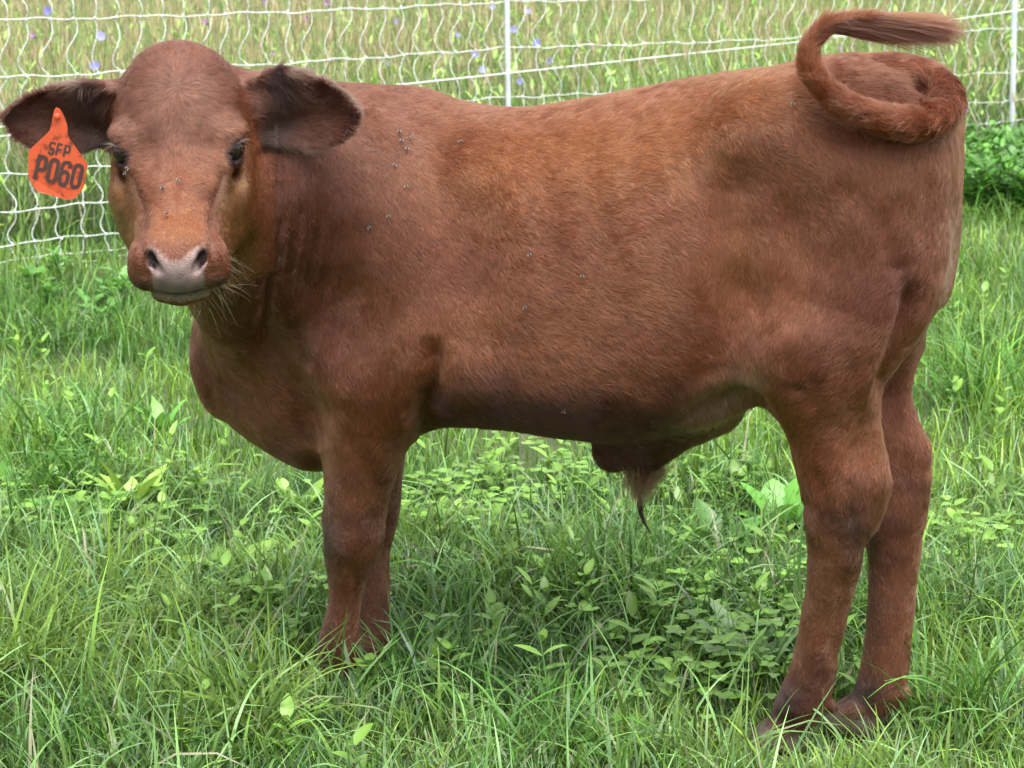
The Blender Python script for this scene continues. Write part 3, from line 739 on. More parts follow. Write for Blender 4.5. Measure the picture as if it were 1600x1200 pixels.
mx = N_.new('ShaderNodeMix'); mx.data_type = 'FLOAT'; mx.inputs[0].default_value = .5
L_.new(n1.outputs[0], mx.inputs[2]); L_.new(n2.outputs[0], mx.inputs[3]); L_.new(mx.outputs[0], r1.inputs[0]); L_.new(r1.outputs[0], b_.inputs['Base Color'])
b_.inputs['Roughness'].default_value = .9
V, F = grid(-3.2, 3.2, 110, 1.2, 9.0, 130)
g1 = link('ground', mesh_np('ground', V, F), mG); tag(g1, kind='structure')
xs = np.array([-90, -40, -15, -3.2, 3.2, 15, 40, 90.]); ys = np.array([-60, -10, 1.2, 9., 14, 20, 30, 60, 200.])
V = []; F = []
for yy in ys:
    for xx in xs: V.append((xx, yy, float(ground_z(np.array([xx]), np.array([yy]))[0]) if 1.1 < yy < 12 and abs(xx) < 4 else .0))
for j in range(len(ys)-1):
    for i in range(len(xs)-1):
        if j == 2 and i == 3: continue
        a = j*8+i; F.append((a, a+1, a+9, a+8))
g2 = link('far_ground', mesh_np('far_ground', np.array(V), np.array(F)), mG); tag(g2, kind='structure')

# ------------------------------------------------------------------ grass
def leaf_mat(name, rough=.36, trans=.32, spec=.45):
    m, N, L, b = mat(name)
    a = N.new('ShaderNodeAttribute'); a.attribute_name = 'col'
    L.new(a.outputs['Color'], b.inputs['Base Color']); b.inputs['Roughness'].default_value = rough; b.inputs['Specular IOR Level'].default_value = spec
    t = N.new('ShaderNodeBsdfTranslucent'); hs = N.new('ShaderNodeHueSaturation'); hs.inputs['Hue'].default_value = .485; hs.inputs['Value'].default_value = 1.3; hs.inputs['Saturation'].default_value = 1.0
    L.new(a.outputs['Color'], hs.inputs['Color']); L.new(hs.outputs[0], t.inputs['Color'])
    x = N.new('ShaderNodeMixShader'); x.inputs[0].default_value = trans
    L.new(b.outputs[0], x.inputs[1]); L.new(t.outputs[0], x.inputs[2]); L.new(x.outputs[0], N['Material Output'].inputs['Surface'])
    return m
MGR = leaf_mat('grass_blade'); MLF = leaf_mat('broad_leaf', .38, .22, .5)
LUSH = np.array([.075, .195, .030]); BRIGHT = np.array([.225, .380, .060]); BLUE = np.array([.16, .31, .12]); STRAW = np.array([.44, .43, .27]); OLIVE = np.array([.145, .255, .065])
def blades(root, h, w, az, th0, kap, seg, c0, c1, twist=None, prof=2.0):
    """curved tapering blades; th0/kap start lean and total bend (rad)"""
    n = len(root); lean = np.stack([np.cos(az), np.sin(az), az*0], 1); side = np.stack([-np.sin(az), np.cos(az), az*0], 1)
    p = root.copy(); Vs = []; Cs = []
    tw = (twist if twist is not None else rng.normal(0, .5, n))
    for j in range(seg+1):
        t = j/seg; th = th0+kap*t
        d = lean*np.sin(th)[:, None]+np.array([0, 0, 1.])*np.cos(th)[:, None]
        nrm = lean*np.cos(th)[:, None]-np.array([0, 0, 1.])*np.sin(th)[:, None]
        a = tw*(t+.2); s = side*np.cos(a)[:, None]+nrm*np.sin(a)[:, None]
        ww = w*(.55+.45*min(t*4, 1))*max(1-t**prof, .06)*.5
        Vs += [p-s*ww[:, None], p+s*ww[:, None]]
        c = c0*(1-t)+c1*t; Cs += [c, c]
        if j < seg: p = p+d*(h/seg)[:, None]
    V = np.stack(Vs, 1).reshape(-1, 3); C = np.stack(Cs, 1).reshape(-1, 3)
    k = 2*(seg+1); b = (np.arange(n)*k)[:, None, None]
    q = np.array([[2*j, 2*j+1, 2*j+3, 2*j+2] for j in range(seg)])[None]
    return V, (b+q).reshape(-1, 4), C
def leafset(root, L, W, az, th0, kap, c, seg=5, shape='oval', cup=.25):
    """folded leaves, three verts across"""
    n = len(root); lean = np.stack([np.cos(az), np.sin(az), az*0], 1); side = np.stack([-np.sin(az), np.cos(az), az*0], 1)
    p = root.copy(); Vs = []; Cs = []; up = np.array([0, 0, 1.])
    for j in range(seg+1):
        t = j/seg; th = th0+kap*t; d = lean*np.sin(th)[:, None]+up*np.cos(th)[:, None]; nrm = up*np.sin(th)[:, None]-lean*np.cos(th)[:, None]
        pf = {'oval': math.sin(math.pi*min(t**.8*.97+.03, 1))**.75, 'round': math.sin(math.pi*min(t*.95+.05, 1))**.5, 'lance': max(math.sin(math.pi*(t**.65)*.98+.02), .02)**.9,
              'lobed': max(math.sin(math.pi*min(t**1.4*.95+.05, 1)), .05)*(1 if j % 2 else .55)}[shape]
        ww = (W*.5*max(pf, .03))
        Vs += [p-side*ww[:, None]+nrm*(ww*cup)[:, None], p, p+side*ww[:, None]+nrm*(ww*cup)[:, None]]
        Cs += [c, c*1.18, c]
        if j < seg: p = p+d*(L/seg)[:, None]
    V = np.stack(Vs, 1).reshape(-1, 3); C = np.stack(Cs, 1).reshape(-1, 3); k = 3*(seg+1); b = (np.arange(n)*k)[:, None, None]
    q = np.array([[3*j+o, 3*j+1+o, 3*j+4+o, 3*j+3+o] for j in range(seg) for o in (0, 1)])[None]
    return V, (b+q).reshape(-1, 4), C
def merge(parts):
    V = []; F = []; C = []; o = 0
    for v, f, c in parts: V.append(v); F.append(f+o); C.append(c); o += len(v)
    return np.concatenate(V), np.concatenate(F), np.concatenate(C)
def field_xy(n, y0, y1, marg=.45, pw=1.0):
    y = y0+(y1-y0)*rng.random(n)**pw; hw = .238*y+marg
    # keep density even over the widening strip
    keep = rng.random(n) < hw/(.238*y1+marg); y = y[keep]; hw = hw[keep]
    return (rng.random(len(y))*2-1)*hw, y
def tint(x, y, n):
    P = np.stack([x, y, x*0], 1)
    a = np.clip(.5+1.0*noise(P, .28, 31)+.4*noise(P, .09, 32)+rng.normal(0, .15, n), 0, 1)[:, None]
    b = (rng.random(n) < .22)[:, None]
    c = LUSH*(1-a)+BRIGHT*a; c = np.where(b, BLUE*(.7+.6*a), c)
    return c*np.exp(rng.normal(0, .30, n))[:, None]
HOOFS = np.array([g[:2] for g, d, s in FEET])
def gpx(x, y): return project(np.stack([x, y, x*0], -1))[:2]
def bump_at(x, y, pts):
    px, py = gpx(x, y); r = 0
    for cx, cy, rx, ry, k in pts: r = r + k*gau(px, py, cx, cy, rx, ry)
    return r
TALL = [(70, 520, 150, 40, .3), (100, 720, 160, 60, .55), (60, 960, 120, 90, .5), (960, 930, 110, 45, .8), (400, 960, 90, 60, .4), (1540, 600, 80, 70, .7), (1560, 1020, 90, 80, .6), (700, 900, 60, 80, .35), (1090, 760, 110, 50, .5), (200, 1100, 200, 60, .35), (650, 1130, 300, 50, .3)]
SHORT = [(330, 590, 200, 40, .55), (150, 560, 140, 20, .4), (850, 1080, 160, 40, .35), (1560, 420, 80, 30, .7), (1270, 1185, 90, 22, .45), (1300, 1120, 60, 20, .3), (500, 880, 60, 30, .5), (760, 1020, 60, 30, .4), (860, 740, 120, 30, .2)]
parts = []
x, y = field_xy(125000, 2.25, 4.3, .62); n = len(x)
P = np.stack([x, y, ground_z(x, y)], 1)
dens = .72+.5*noise(P, .12, 33)-.5*np.clip(bump_at(x, y, SHORT), 0, .9)+.25*bump_at(x, y, TALL); keep = rng.random(n) < dens
x, y, P = x[keep], y[keep], P[keep]; n = len(x)
hd_ = np.full(n, 9.)
for f in HOOFS: hd_ = np.minimum(hd_, np.hypot(x-f[0], (y-f[1])))
hh = (.072+.030*noise(P, .2, 34)+.06*np.clip(bump_at(x, y, TALL), 0, 1.5)-.05*np.clip(bump_at(x, y, SHORT), 0, 1))*np.exp(rng.normal(0, .32, n))
hh = np.clip(hh, .02, .30)*np.clip((hd_-.025)/.06, .25, 1)
hh = np.where((np.hypot(x-HOOFS[0][0], y-HOOFS[0][1]) < .16), hh*.55, hh)
keep = hd_ > .035; x, y, P, hh = x[keep], y[keep], P[keep], hh[keep]; n = len(x)
c1 = tint(x, y, n); c0 = c1*np.array([.45, .40, .50])  # roots painted darker here and on later blades, as shade between them
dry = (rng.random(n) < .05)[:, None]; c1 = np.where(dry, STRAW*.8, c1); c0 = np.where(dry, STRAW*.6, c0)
az = rng.random(n)*6.283 + 1.2*noise(P, .15, 35)
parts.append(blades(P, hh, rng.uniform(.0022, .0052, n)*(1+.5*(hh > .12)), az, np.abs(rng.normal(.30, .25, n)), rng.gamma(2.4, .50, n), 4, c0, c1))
# short understorey, leaning every way
x, y = field_xy(55000, 2.25, 4.4, .62); n = len(x); P = np.stack([x, y, ground_z(x, y)], 1)
c1 = tint(x, y, n)*.85; dry = (rng.random(n) < .16)[:, None]; c1 = np.where(dry, STRAW*.7, c1)
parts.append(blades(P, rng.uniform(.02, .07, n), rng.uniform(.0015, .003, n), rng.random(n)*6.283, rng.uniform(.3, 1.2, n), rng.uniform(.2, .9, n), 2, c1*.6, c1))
# long arching blades through the foreground
x, y = field_xy(2600, 2.4, 4.2); n = len(x); P = np.stack([x, y, ground_z(x, y)], 1)
k = np.min([np.hypot(x-f[0], y-f[1]) for f in HOOFS], 0) > .09; x, y, P = x[k], y[k], P[k]; n = len(x)
c1 = (BLUE*.9+BRIGHT*.35)*np.exp(rng.normal(0, .25, n))[:, None]
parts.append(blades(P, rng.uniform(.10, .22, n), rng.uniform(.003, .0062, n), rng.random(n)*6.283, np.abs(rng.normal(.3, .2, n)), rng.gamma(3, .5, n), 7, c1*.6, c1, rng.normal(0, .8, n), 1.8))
V, F, C = merge(parts)
tag(link('grass', mesh_np('grass', V, F, True, C), MGR), kind='stuff'); nt = len(F)*2
# middle distance, up to the fence
parts = []
x, y = field_xy(130000, 4.2, 8.6, .8); n = len(x); P = np.stack([x, y, ground_z(x, y)], 1)
dens = .8+.4*noise(P, .2, 36)-.3*np.clip(bump_at(x, y, SHORT), 0, .9); keep = rng.random(n) < dens; x, y, P = x[keep], y[keep], P[keep]; n = len(x)
fy = 6.75+.62*(x+1.6)              # rough line of the fence
nearf = np.exp(-.5*((y-fy-.05)/.28)**2)
hh = (.055+.03*noise(P, .3, 37)+.015*np.clip(nearf, 0, 1)+.10*np.clip(bump_at(x, y, TALL), 0, 1.4))*np.exp(rng.normal(0, .35, n)); hh = np.clip(hh, .02, .42)
c1 = tint(x, y, n); c1 = c1*(1-.22*nearf[:, None])*np.where((y < fy)[:, None], np.array([1.12, 1.10, 1.0]), 1)
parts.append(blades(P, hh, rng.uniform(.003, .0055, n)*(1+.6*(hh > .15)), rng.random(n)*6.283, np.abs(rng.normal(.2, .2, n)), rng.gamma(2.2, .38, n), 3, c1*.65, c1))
V, F, C = merge(parts); tag(link('pasture_grass', mesh_np('pasture_grass', V, F, True, C), MGR), kind='stuff'); nt += len(F)*2
# unmown meadow behind the fence
parts = []
x, y = field_xy(150000, 6.9, 19, .6, 1.5); n = len(x); fy = 6.9+.62*(x+1.6); keep = (y > fy+.05) & ((y < 13) | (rng.random(n) < .5)); x, y = x[keep], y[keep]; n = len(x)
P = np.stack([x, y, ground_z(x, y)*0], 1)
kind = rng.random(n); st = kind < .34; nb = noise(P, .8, 38)
hh = np.where(st, .52+.12*nb, .30+.10*nb)*np.exp(rng.normal(0, .25, n)); hh = np.clip(hh, .08, .85)
hh = np.where((x > 1.9) & (y < 10.6), hh*.75, hh)
w = np.where(st, rng.uniform(.0022, .0036, n), rng.uniform(.004, .009, n))*(y/9)**.5
a = np.clip(.45+.9*nb+.5*noise(P, .25, 39)+rng.normal(0, .25, n), 0, 1)[:, None]
c = (OLIVE*(1-a)+BRIGHT*np.array([1.3, 1.2, 1.9])*a)*np.exp(rng.normal(0, .35, n))[:, None]
gr = np.clip((x+1.2)/2.6, 0, 1); straw = (st & (rng.random(n) < .28-.18*gr)) | (rng.random(n) < .14-.09*gr)
c = np.where(straw[:, None], STRAW*np.exp(rng.normal(-.1, .35, n))[:, None], c); c = np.where((~st & (rng.random(n) < .4))[:, None], c*.5, c)
parts.append(blades(P, hh, w, rng.random(n)*6.283, np.abs(rng.normal(.14, .18, n)), np.where(st, rng.gamma(2, .20, n), rng.gamma(2.2, .42, n)), 3, c*.75, c, prof=2.6))
# leafy forbs among the stems
k = np.where(~st & (y < 12.5))[0][:7000]; m_ = len(k)
q = P[k]+np.stack([rng.normal(0, .05, m_), rng.normal(0, .05, m_), rng.uniform(.08, .50, m_)], 1); cf = (OLIVE*.4+BRIGHT*.8)*np.exp(rng.normal(0, .3, m_))[:, None]
fb_ = leafset(q, rng.uniform(.03, .08, m_), rng.uniform(.008, .020, m_), rng.random(m_)*6.28, rng.uniform(.3, 1.3, m_), rng.uniform(0, .8, m_), cf, 3, 'lance')
tag(link('meadow_leaves', mesh_np('meadow_leaves', fb_[0], fb_[1], True, fb_[2]), MLF), kind='stuff'); nt += len(fb_[1])*2
# seed heads: little bundles at the tips
k = np.where(st & (y < 13))[0][:9000]
az_ = rng.random(len(k))*6.283
tips = P[k]+np.stack([np.cos(az_)*.04, np.sin(az_)*.04, hh[k]*.95], 1)
for _ in range(3):
    m_ = len(k); c = STRAW*np.array([.85, .72, .62])*np.exp(rng.normal(0, .25, m_))[:, None]
    parts.append(blades(tips+rng.normal(0, .004, (m_, 3)), rng.uniform(.03, .09, m_), rng.uniform(.003, .007, m_), rng.random(m_)*6.283, rng.uniform(0, .6, m_), rng.uniform(0, .5, m_), 2, c, c))
V, F, C = merge(parts); tag(link('meadow_grass', mesh_np('meadow_grass', V, F, True, C), MGR), kind='stuff'); nt += len(F)*2
# backdrop meadow beyond, sparser and coarser, closing the view
x = rng.uniform(-14, 14, 15000); y = rng.uniform(18, 45, 15000); n = len(x); P = np.stack([x, y, x*0], 1)
c = (OLIVE+BRIGHT)*.5*np.exp(rng.normal(0, .3, n))[:, None]
V, F, C = merge([blades(P, rng.uniform(.3, .7, n), rng.uniform(.02, .05, n), rng.random(n)*6.283, rng.uniform(0, .4, n), rng.uniform(.1, .8, n), 3, c*.7, c)])
tag(link('far_meadow', mesh_np('far_meadow', V, F, True, C), MGR), kind='stuff'); nt += len(F)*2

# ------------------------------------------------------------------ broad leaves
def patch(pxpy, n, spread):
    k = rng.integers(0, len(pxpy), n); P = np.array([ground_at(*pxpy[i]) for i in range(len(pxpy))])[k]
    P[:, :2] += rng.normal(0, 1, (n, 2))*spread; P[:, 2] = ground_z(P[:, 0], P[:, 1]); return P
parts = []
# clover: three round leaflets on a thin stalk
CLV = [(700, 800), (660, 840), (780, 790), (1100, 1010), (1150, 1060), (1180, 1000), (1050, 800), (1150, 790), (900, 770), (480, 980), (180, 800), (250, 850), (1480, 860), (1540, 900), (60, 830), (1080, 1090), (1160, 950), (760, 860)]
P = patch(CLV, 950, .09); n = len(P); hd_ = np.min([np.hypot(P[:, 0]-f[0], P[:, 1]-f[1]) for f in HOOFS], 0); P = P[hd_ > .07]; n = len(P)
hc = rng.uniform(.03, .09, n); az = rng.random(n)*6.283; ln = rng.uniform(0, .03, n)
parts.append(blades(P, hc, np.full(n, .0016), az, ln*6, ln*4, 2, np.tile(LUSH, (n, 1)), np.tile(BRIGHT*.8, (n, 1)), prof=20))
top = P+np.stack([np.cos(az)*hc*.12, np.sin(az)*hc*.12, hc*.97], 1)
cc = (LUSH*.5+BRIGHT*.5)*np.exp(rng.normal(0, .22, n))[:, None]; r0 = rng.random(n)*6.28
sz = rng.uniform(.010, .020, n); tl_ = rng.uniform(1.1, 1.7, n)
for j in range(3): parts.append(leafset(top, sz, sz*.95, r0+j*2.094, tl_, np.full(n, .25), cc, 4, 'round', .15))
# small mixed weeds with oval leaves up a stem
P = patch(CLV+[(100, 760), (180, 730), (60, 700), (1530, 300), (1560, 330), (1520, 340), (1590, 300), (1100, 900), (1450, 700), (1560, 720), (300, 900), (1580, 1100), (50, 600), (400, 780), (850, 1000), (950, 800), (250, 1000), (500, 1150), (1450, 500)], 190, .13); n = len(P)
P = P[np.min([np.hypot(P[:, 0]-f[0], P[:, 1]-f[1]) for f in HOOFS], 0) > .08]; n = len(P)
hs_ = rng.uniform(.05, .14, n)
for lv in range(5):
    az = rng.random(n)*6.283; q = P+np.array([0, 0, 1.])*(hs_*(.15+.2*lv))[:, None]
    cc = (LUSH*.45+BRIGHT*.55)*np.exp(rng.normal(0, .2, n))[:, None]
    for k in (0, math.pi): parts.append(leafset(q, rng.uniform(.018, .050, n), rng.uniform(.009, .022, n), az+k, rng.uniform(.7, 1.3, n), rng.uniform(.1, .7, n), cc, 4, 'oval'))
parts.append(blades(P, hs_, np.full(n, .002), rng.random(n)*6.28, rng.uniform(0, .1, n), rng.uniform(0, .2, n), 2, np.tile(LUSH, (n, 1)), np.tile(LUSH, (n, 1)), prof=20))
V, F, C = merge(parts); tag(link('clover_and_weeds', mesh_np('clover_and_weeds', V, F, True, C), MLF), kind='stuff'); nt += len(F)*2
# dark leafy growth on the right by the fence, and beneath the fence on the left
parts = []
def bank(n, x0, x1, y0, y1, h0, h1, dark):
    px = rng.uniform(x0, x1, n); py = rng.uniform(y0, y1, n); P = np.array([ground_at(a, b) for a, b in zip(px, py)])
    hs_ = rng.uniform(h0, h1, n)
    parts.append(blades(P, hs_, np.full(n, .004), rng.random(n)*6.28, rng.uniform(0, .2, n), rng.uniform(0, .4, n), 3, np.tile(LUSH, (n, 1)), np.tile(LUSH, (n, 1)), prof=20))
    for lv in range(9):
        az = rng.random(n)*6.283; q = P+np.array([0, 0, 1.])*(hs_*(.15+.1*lv))[:, None]+rng.normal(0, .012, (n, 3))
        cc = (LUSH*dark)*np.exp(rng.normal(.1, .28, n))[:, None]
        for k in (0, 2.6): parts.append(leafset(q, rng.uniform(.035, .075, n), rng.uniform(.015, .032, n), az+k, rng.uniform(.6, 1.3, n), rng.uniform(.2, .9, n), cc, 4, 'oval'))
bank(330, 1475, 1680, 268, 350, .10, .22, 1.0)
bank(12, -60, 215, 440, 510, .03, .10, 1.1)
V, F, C = merge(parts); tag(link('undergrowth', mesh_np('undergrowth', V, F, True, C), MLF), kind='stuff'); nt += len(F)*2
# arching coarse tussocks
parts = []
for (a, b, n, s, h0, h1, cb) in [(960, 955, 150, .10, .12, .26, LUSH*1.1), (1540, 640, 200, .11, .18, .38, LUSH*1.5), (1590, 560, 140, .10, .15, .32, LUSH), (50, 540, 200, .16, .08, .17, LUSH*1.1), (170, 530, 150, .12, .08, .16, LUSH), (90, 790, 160, .08, .14, .28, LUSH*1.2), (120, 720, 160, .10, .12, .28, LUSH*1.2),
                            (30, 1080, 120, .06, .16, .30, BRIGHT*.8), (400, 1180, 80, .05, .14, .26, BRIGHT*.75), (1500, 1150, 90, .05, .14, .28, LUSH*1.3), (860, 1180, 90, .09, .12, .22, LUSH*1.3), (1450, 1010, 60, .05, .14, .26, BRIGHT*.8), (640, 1080, 60, .05, .12, .22, LUSH*1.3), (300, 1000, 90, .07, .12, .24, BRIGHT*.7)]:
    g = ground_at(a, b); P = np.tile(g, (n, 1)); P[:, :2] += rng.normal(0, s*.6, (n, 2)); P[:, 2] = ground_z(P[:, 0], P[:, 1])
    P = P[np.min([np.hypot(P[:, 0]-f[0], P[:, 1]-f[1]) for f in HOOFS], 0) > .07]; n = len(P)
    c1 = cb*np.exp(rng.normal(0, .25, n))[:, None]
    parts.append(blades(P, rng.uniform(h0, h1, n), rng.uniform(.0035, .0075, n), rng.random(n)*6.283, np.abs(rng.normal(.4, .25, n)), rng.gamma(3.2, .5, n), 7, c1*.6, c1, rng.normal(0, .7, n), 1.8))
V, F, C = merge(parts); tag(link('tussock_grass', mesh_np('tussock_grass', V, F, True, C), MGR), kind='stuff'); nt += len(F)*2
print('vegetation triangles', nt)

# the pasture to either side, coarser: outside the picture but next to it
x = rng.uniform(-7, 7, 80000); y = rng.uniform(.6, 9.5, 80000); m_ = (np.abs(x) > .238*y+.5) | (y < 2.3); m_ &= ~((y > 6.9+.62*(x+1.6)) & (y > 6)); x, y = x[m_], y[m_]; n = len(x)
P = np.stack([x, y, ground_z(x, y)*(np.abs(x) < 3.2)], 1); c1 = tint(x, y, n)
V, F, C = merge([blades(P, rng.uniform(.06, .17, n), rng.uniform(.008, .014, n), rng.random(n)*6.283, np.abs(rng.normal(.4, .3, n)), rng.gamma(2.4, .5, n), 2, c1*.5, c1)])
x = rng.uniform(-9, 11, 30000); y = rng.uniform(6, 18, 30000); m_ = (np.abs(x) > .238*y+.7) & (y > 6.9+.62*(x+1.6)+.1); x, y = x[m_], y[m_]; n = len(x); c1 = (OLIVE+BRIGHT)*.5*np.exp(rng.normal(0, .3, n))[:, None]
v2, f2, c2 = blades(np.stack([x, y, x*0], 1), rng.uniform(.25, .6, n), rng.uniform(.008, .018, n), rng.random(n)*6.28, rng.uniform(0, .3, n), rng.uniform(.1, .8, n), 2, c1*.7, c1); V, F, C = merge([(V, F, C), (v2, f2, c2)])
tag(link('side_grass', mesh_np('side_grass', V, F, True, C), MGR), kind='stuff'); nt += len(F)*2; print('with the sides', nt)
# single leafy plants one can point to: each leaf its own part
def leaf_plant(name, label, cat, px, py, nl, L0, W0, c, shape, up, group=None, seed=0, seg=7, tilt0=None):
    r = np.random.default_rng(seed+100); g = ground_at(px, py); g[2] = float(ground_z(g[:1], g[1:2])[0])
    e = tag(empty(name, tuple(g)), label, cat, group)
    for i in range(nl):
        az = np.array([i*2.4+r.uniform(-.4, .4)]); L = np.array([L0*r.uniform(.65, 1.15)]); W = np.array([W0*r.uniform(.8, 1.15)])
        cc = np.array(c)[None]*math.exp(r.normal(0, .18))
        V, F, C = leafset(np.array([[math.cos(az[0])*.004, math.sin(az[0])*.004, .004+.006*i/nl]]), L, W, az, np.array([up+r.uniform(-.25, .25)]), np.array([r.uniform(.3, 1.0)]), cc, seg, shape, r.uniform(.15, .4))
        V = V+r.normal(0, .0012, V.shape)
        link('leaf', mesh_np('leaf', V, F, True, C), MLF, e)
    return e
GP = 'leafy weeds growing in the pasture'
leaf_plant('dock_plant', 'yellow green leafy plant standing up in the grass left of the calf', 'weed', 205, 815, 9, .13, .048, BRIGHT*1.15, 'lance', .45, GP, 1)
leaf_plant('broadleaf_weed', 'broad dull green rosette just left of the bright upright weed', 'weed', 135, 835, 9, .12, .055, LUSH*1.5, 'oval', .75, GP, 2)
leaf_plant('broadleaf_weed', 'pale broad leaves lying low between the upright weed and the front hoof', 'weed', 360, 905, 7, .13, .06, BRIGHT*.85, 'oval', 1.0, GP, 3)
leaf_plant('dandelion_plant', 'jagged grey green leaves in front of the near hind leg', 'weed', 1165, 1055, 8, .13, .045, np.array([.17, .28, .12]), 'lobed', .7, GP, 4, seg=8)
leaf_plant('broadleaf_weed', 'rounded bright leaves at the left of the jagged weed beside the hind hoof', 'weed', 1095, 1060, 9, .075, .045, BRIGHT*.9, 'round', .8, GP, 5)
leaf_plant('broadleaf_weed', 'large pale oval leaves seen behind the front of the hind leg', 'weed', 1215, 845, 7, .14, .07, LUSH*1.7, 'oval', .6, GP, 6)
leaf_plant('broadleaf_weed', 'slim upright leaves in the grass under the calf chest', 'weed', 470, 815, 6, .12, .035, BRIGHT*.9, 'lance', .5, GP, 7)
leaf_plant('broadleaf_weed', 'broad leaves in the grass just right of the front legs', 'weed', 700, 850, 8, .10, .045, BRIGHT*.9, 'lance', .6, GP, 8)
leaf_plant('broadleaf_weed', 'bright little plant at the bottom right corner of the grass', 'weed', 1535, 1165, 6, .07, .045, BRIGHT*1.2, 'lobed', .8, GP, 9)
leaf_plant('broadleaf_weed', 'pale broad plant in the grass right of the far hind hoof', 'weed', 1500, 1000, 7, .10, .05, np.array([.2, .30, .12]), 'oval', .8, GP, 10)
leaf_plant('broadleaf_weed', 'dark rosette between the belly and the near hind leg', 'weed', 1120, 880, 9, .13, .05, LUSH*1.0, 'oval', .6, GP, 11)
leaf_plant('broadleaf_weed', 'leafy plant in the left foreground near the top of the short grass', 'weed', 40, 800, 8, .11, .05, LUSH*1.6, 'oval', .6, GP, 12)
leaf_plant('broadleaf_weed', 'low leaves at the bottom of the picture between the legs', 'weed', 985, 1175, 6, .08, .045, np.array([.18, .30, .12]), 'lobed', .9, GP, 13)
leaf_plant('broadleaf_weed', 'upright thin leaved plant below the calf muzzle', 'weed', 255, 700, 8, .12, .035, LUSH*1.7, 'lance', .4, GP, 14)
# ------------------------------------------------------------------ netting fence
def tube(name, pts, r, m, parent=None, sides=6, rv=None):
    pts = np.asarray(pts, float); n = len(pts); T = np.gradient(pts, axis=0); T /= np.linalg.norm(T, axis=1)[:, None]+1e-12
    ref = np.array([0, 1., 0]) if abs(T[:, 1]).mean() < .8 else np.array([0, 0, 1.])
    A = np.cross(T, ref); A /= np.linalg.norm(A, axis=1)[:, None]; B = np.cross(T, A)
    a = np.arange(sides)/sides*2*math.pi; R = (np.full(n, r) if rv is None else rv)[:, None, None]
    V = (pts[:, None]+R*(np.cos(a)[None, :, None]*A[:, None]+np.sin(a)[None, :, None]*B[:, None])).reshape(-1, 3)
    i = np.arange(n-1)[:, None]*sides; j = np.arange(sides)[None]; k = (j+1) % sides
    F = np.stack([i+j, i+k, i+sides+k, i+sides+j], -1).reshape(-1, 4)
    me = mesh_np(name, V, F)
    return link(name, me, m, parent)
MW = simple('white_polywire', (.78, .80, .78), .45); MP = simple('white_plastic_post', (.60, .64, .70), .35)
m_, N_, L_, b_ = MW, MW.node_tree.nodes, MW.node_tree.links, MW.node_tree.nodes['Principled BSDF']
wv = N_.new('ShaderNodeTexNoise'); wv.inputs['Scale'].default_value = 260; rp = N_.new('ShaderNodeValToRGB'); rp.color_ramp.elements[0].position = .38; rp.color_ramp.elements[0].color = (.38, .42, .38, 1); rp.color_ramp.elements[1].position = .5; rp.color_ramp.elements[1].color = (.82, .84, .82, 1)
tc = N_.new('ShaderNodeTexCoord'); L_.new(tc.outputs['Object'], wv.inputs['Vector']); L_.new(wv.outputs[0], rp.inputs[0]); L_.new(rp.outputs[0], b_.inputs['Base Color'])
# measured rows at four stations along the fence: (x in picture, distance, rows top to bottom)
FS = [(-260, 6.15, [-90, 62, 140, 228, 300, 366, 420, 452, 478]),
      (0, 6.60, [-60, 32, 122, 214, 272, 330, 382, 408, 432]),
      (793, 8.00, [-75, 3, 75, 152, 208, 256, 298, 320, 341]),
      (1583, 9.60, [-68, -22, 44, 112, 157, 190, 214, 228, 240]),
      (1950, 10.4, [-90, -45, 18, 84, 128, 160, 184, 198, 210]),
      (2750, 12.6, [-118, -78, -24, 34, 72, 100, 122, 135, 146])]
ST_ = [[at(px, r, Y) for r in rows] for px, Y, rows in FS]
ST_ = np.array(ST_)            # station, row, xyz
ST_[:, -1, 2] = .02
fx = ST_[:, 3, 0]
def fence_pt(X, row, sag=True):
    y = np.interp(X, fx, ST_[:, 3, 1]); z = np.interp(X, fx, ST_[:, row, 2])
    if sag:
        seg = np.clip(np.searchsorted(fx, X)-1, 0, len(fx)-2); t = (X-fx[seg])/(fx[seg+1]-fx[seg]); z = z - .10*t*(1-t)*(seg > 1)*0 - .05*t*(1-t)*np.clip(z, 0, .5)
    return np.stack([X, y, z], -1)
fo = empty('netting_fence', (float(fx[2]), 8.0, 0)); tag(fo, 'white woven electric netting fence on plastic posts running behind the calf', 'fence')
FL = np.array(fo.location)
xs = np.arange(fx[0], fx[-1], .02)
for row in range(9):
    p = fence_pt(xs, row)-FL; p[:, 2] += .0035*np.sin(xs*21+row)+.002*np.sin(xs*57+row*2)
    p[:, 1] += .01*np.sin(xs*4+row)
    tube('wire', p, .0018 if row else .0025, MW, fo, 5)
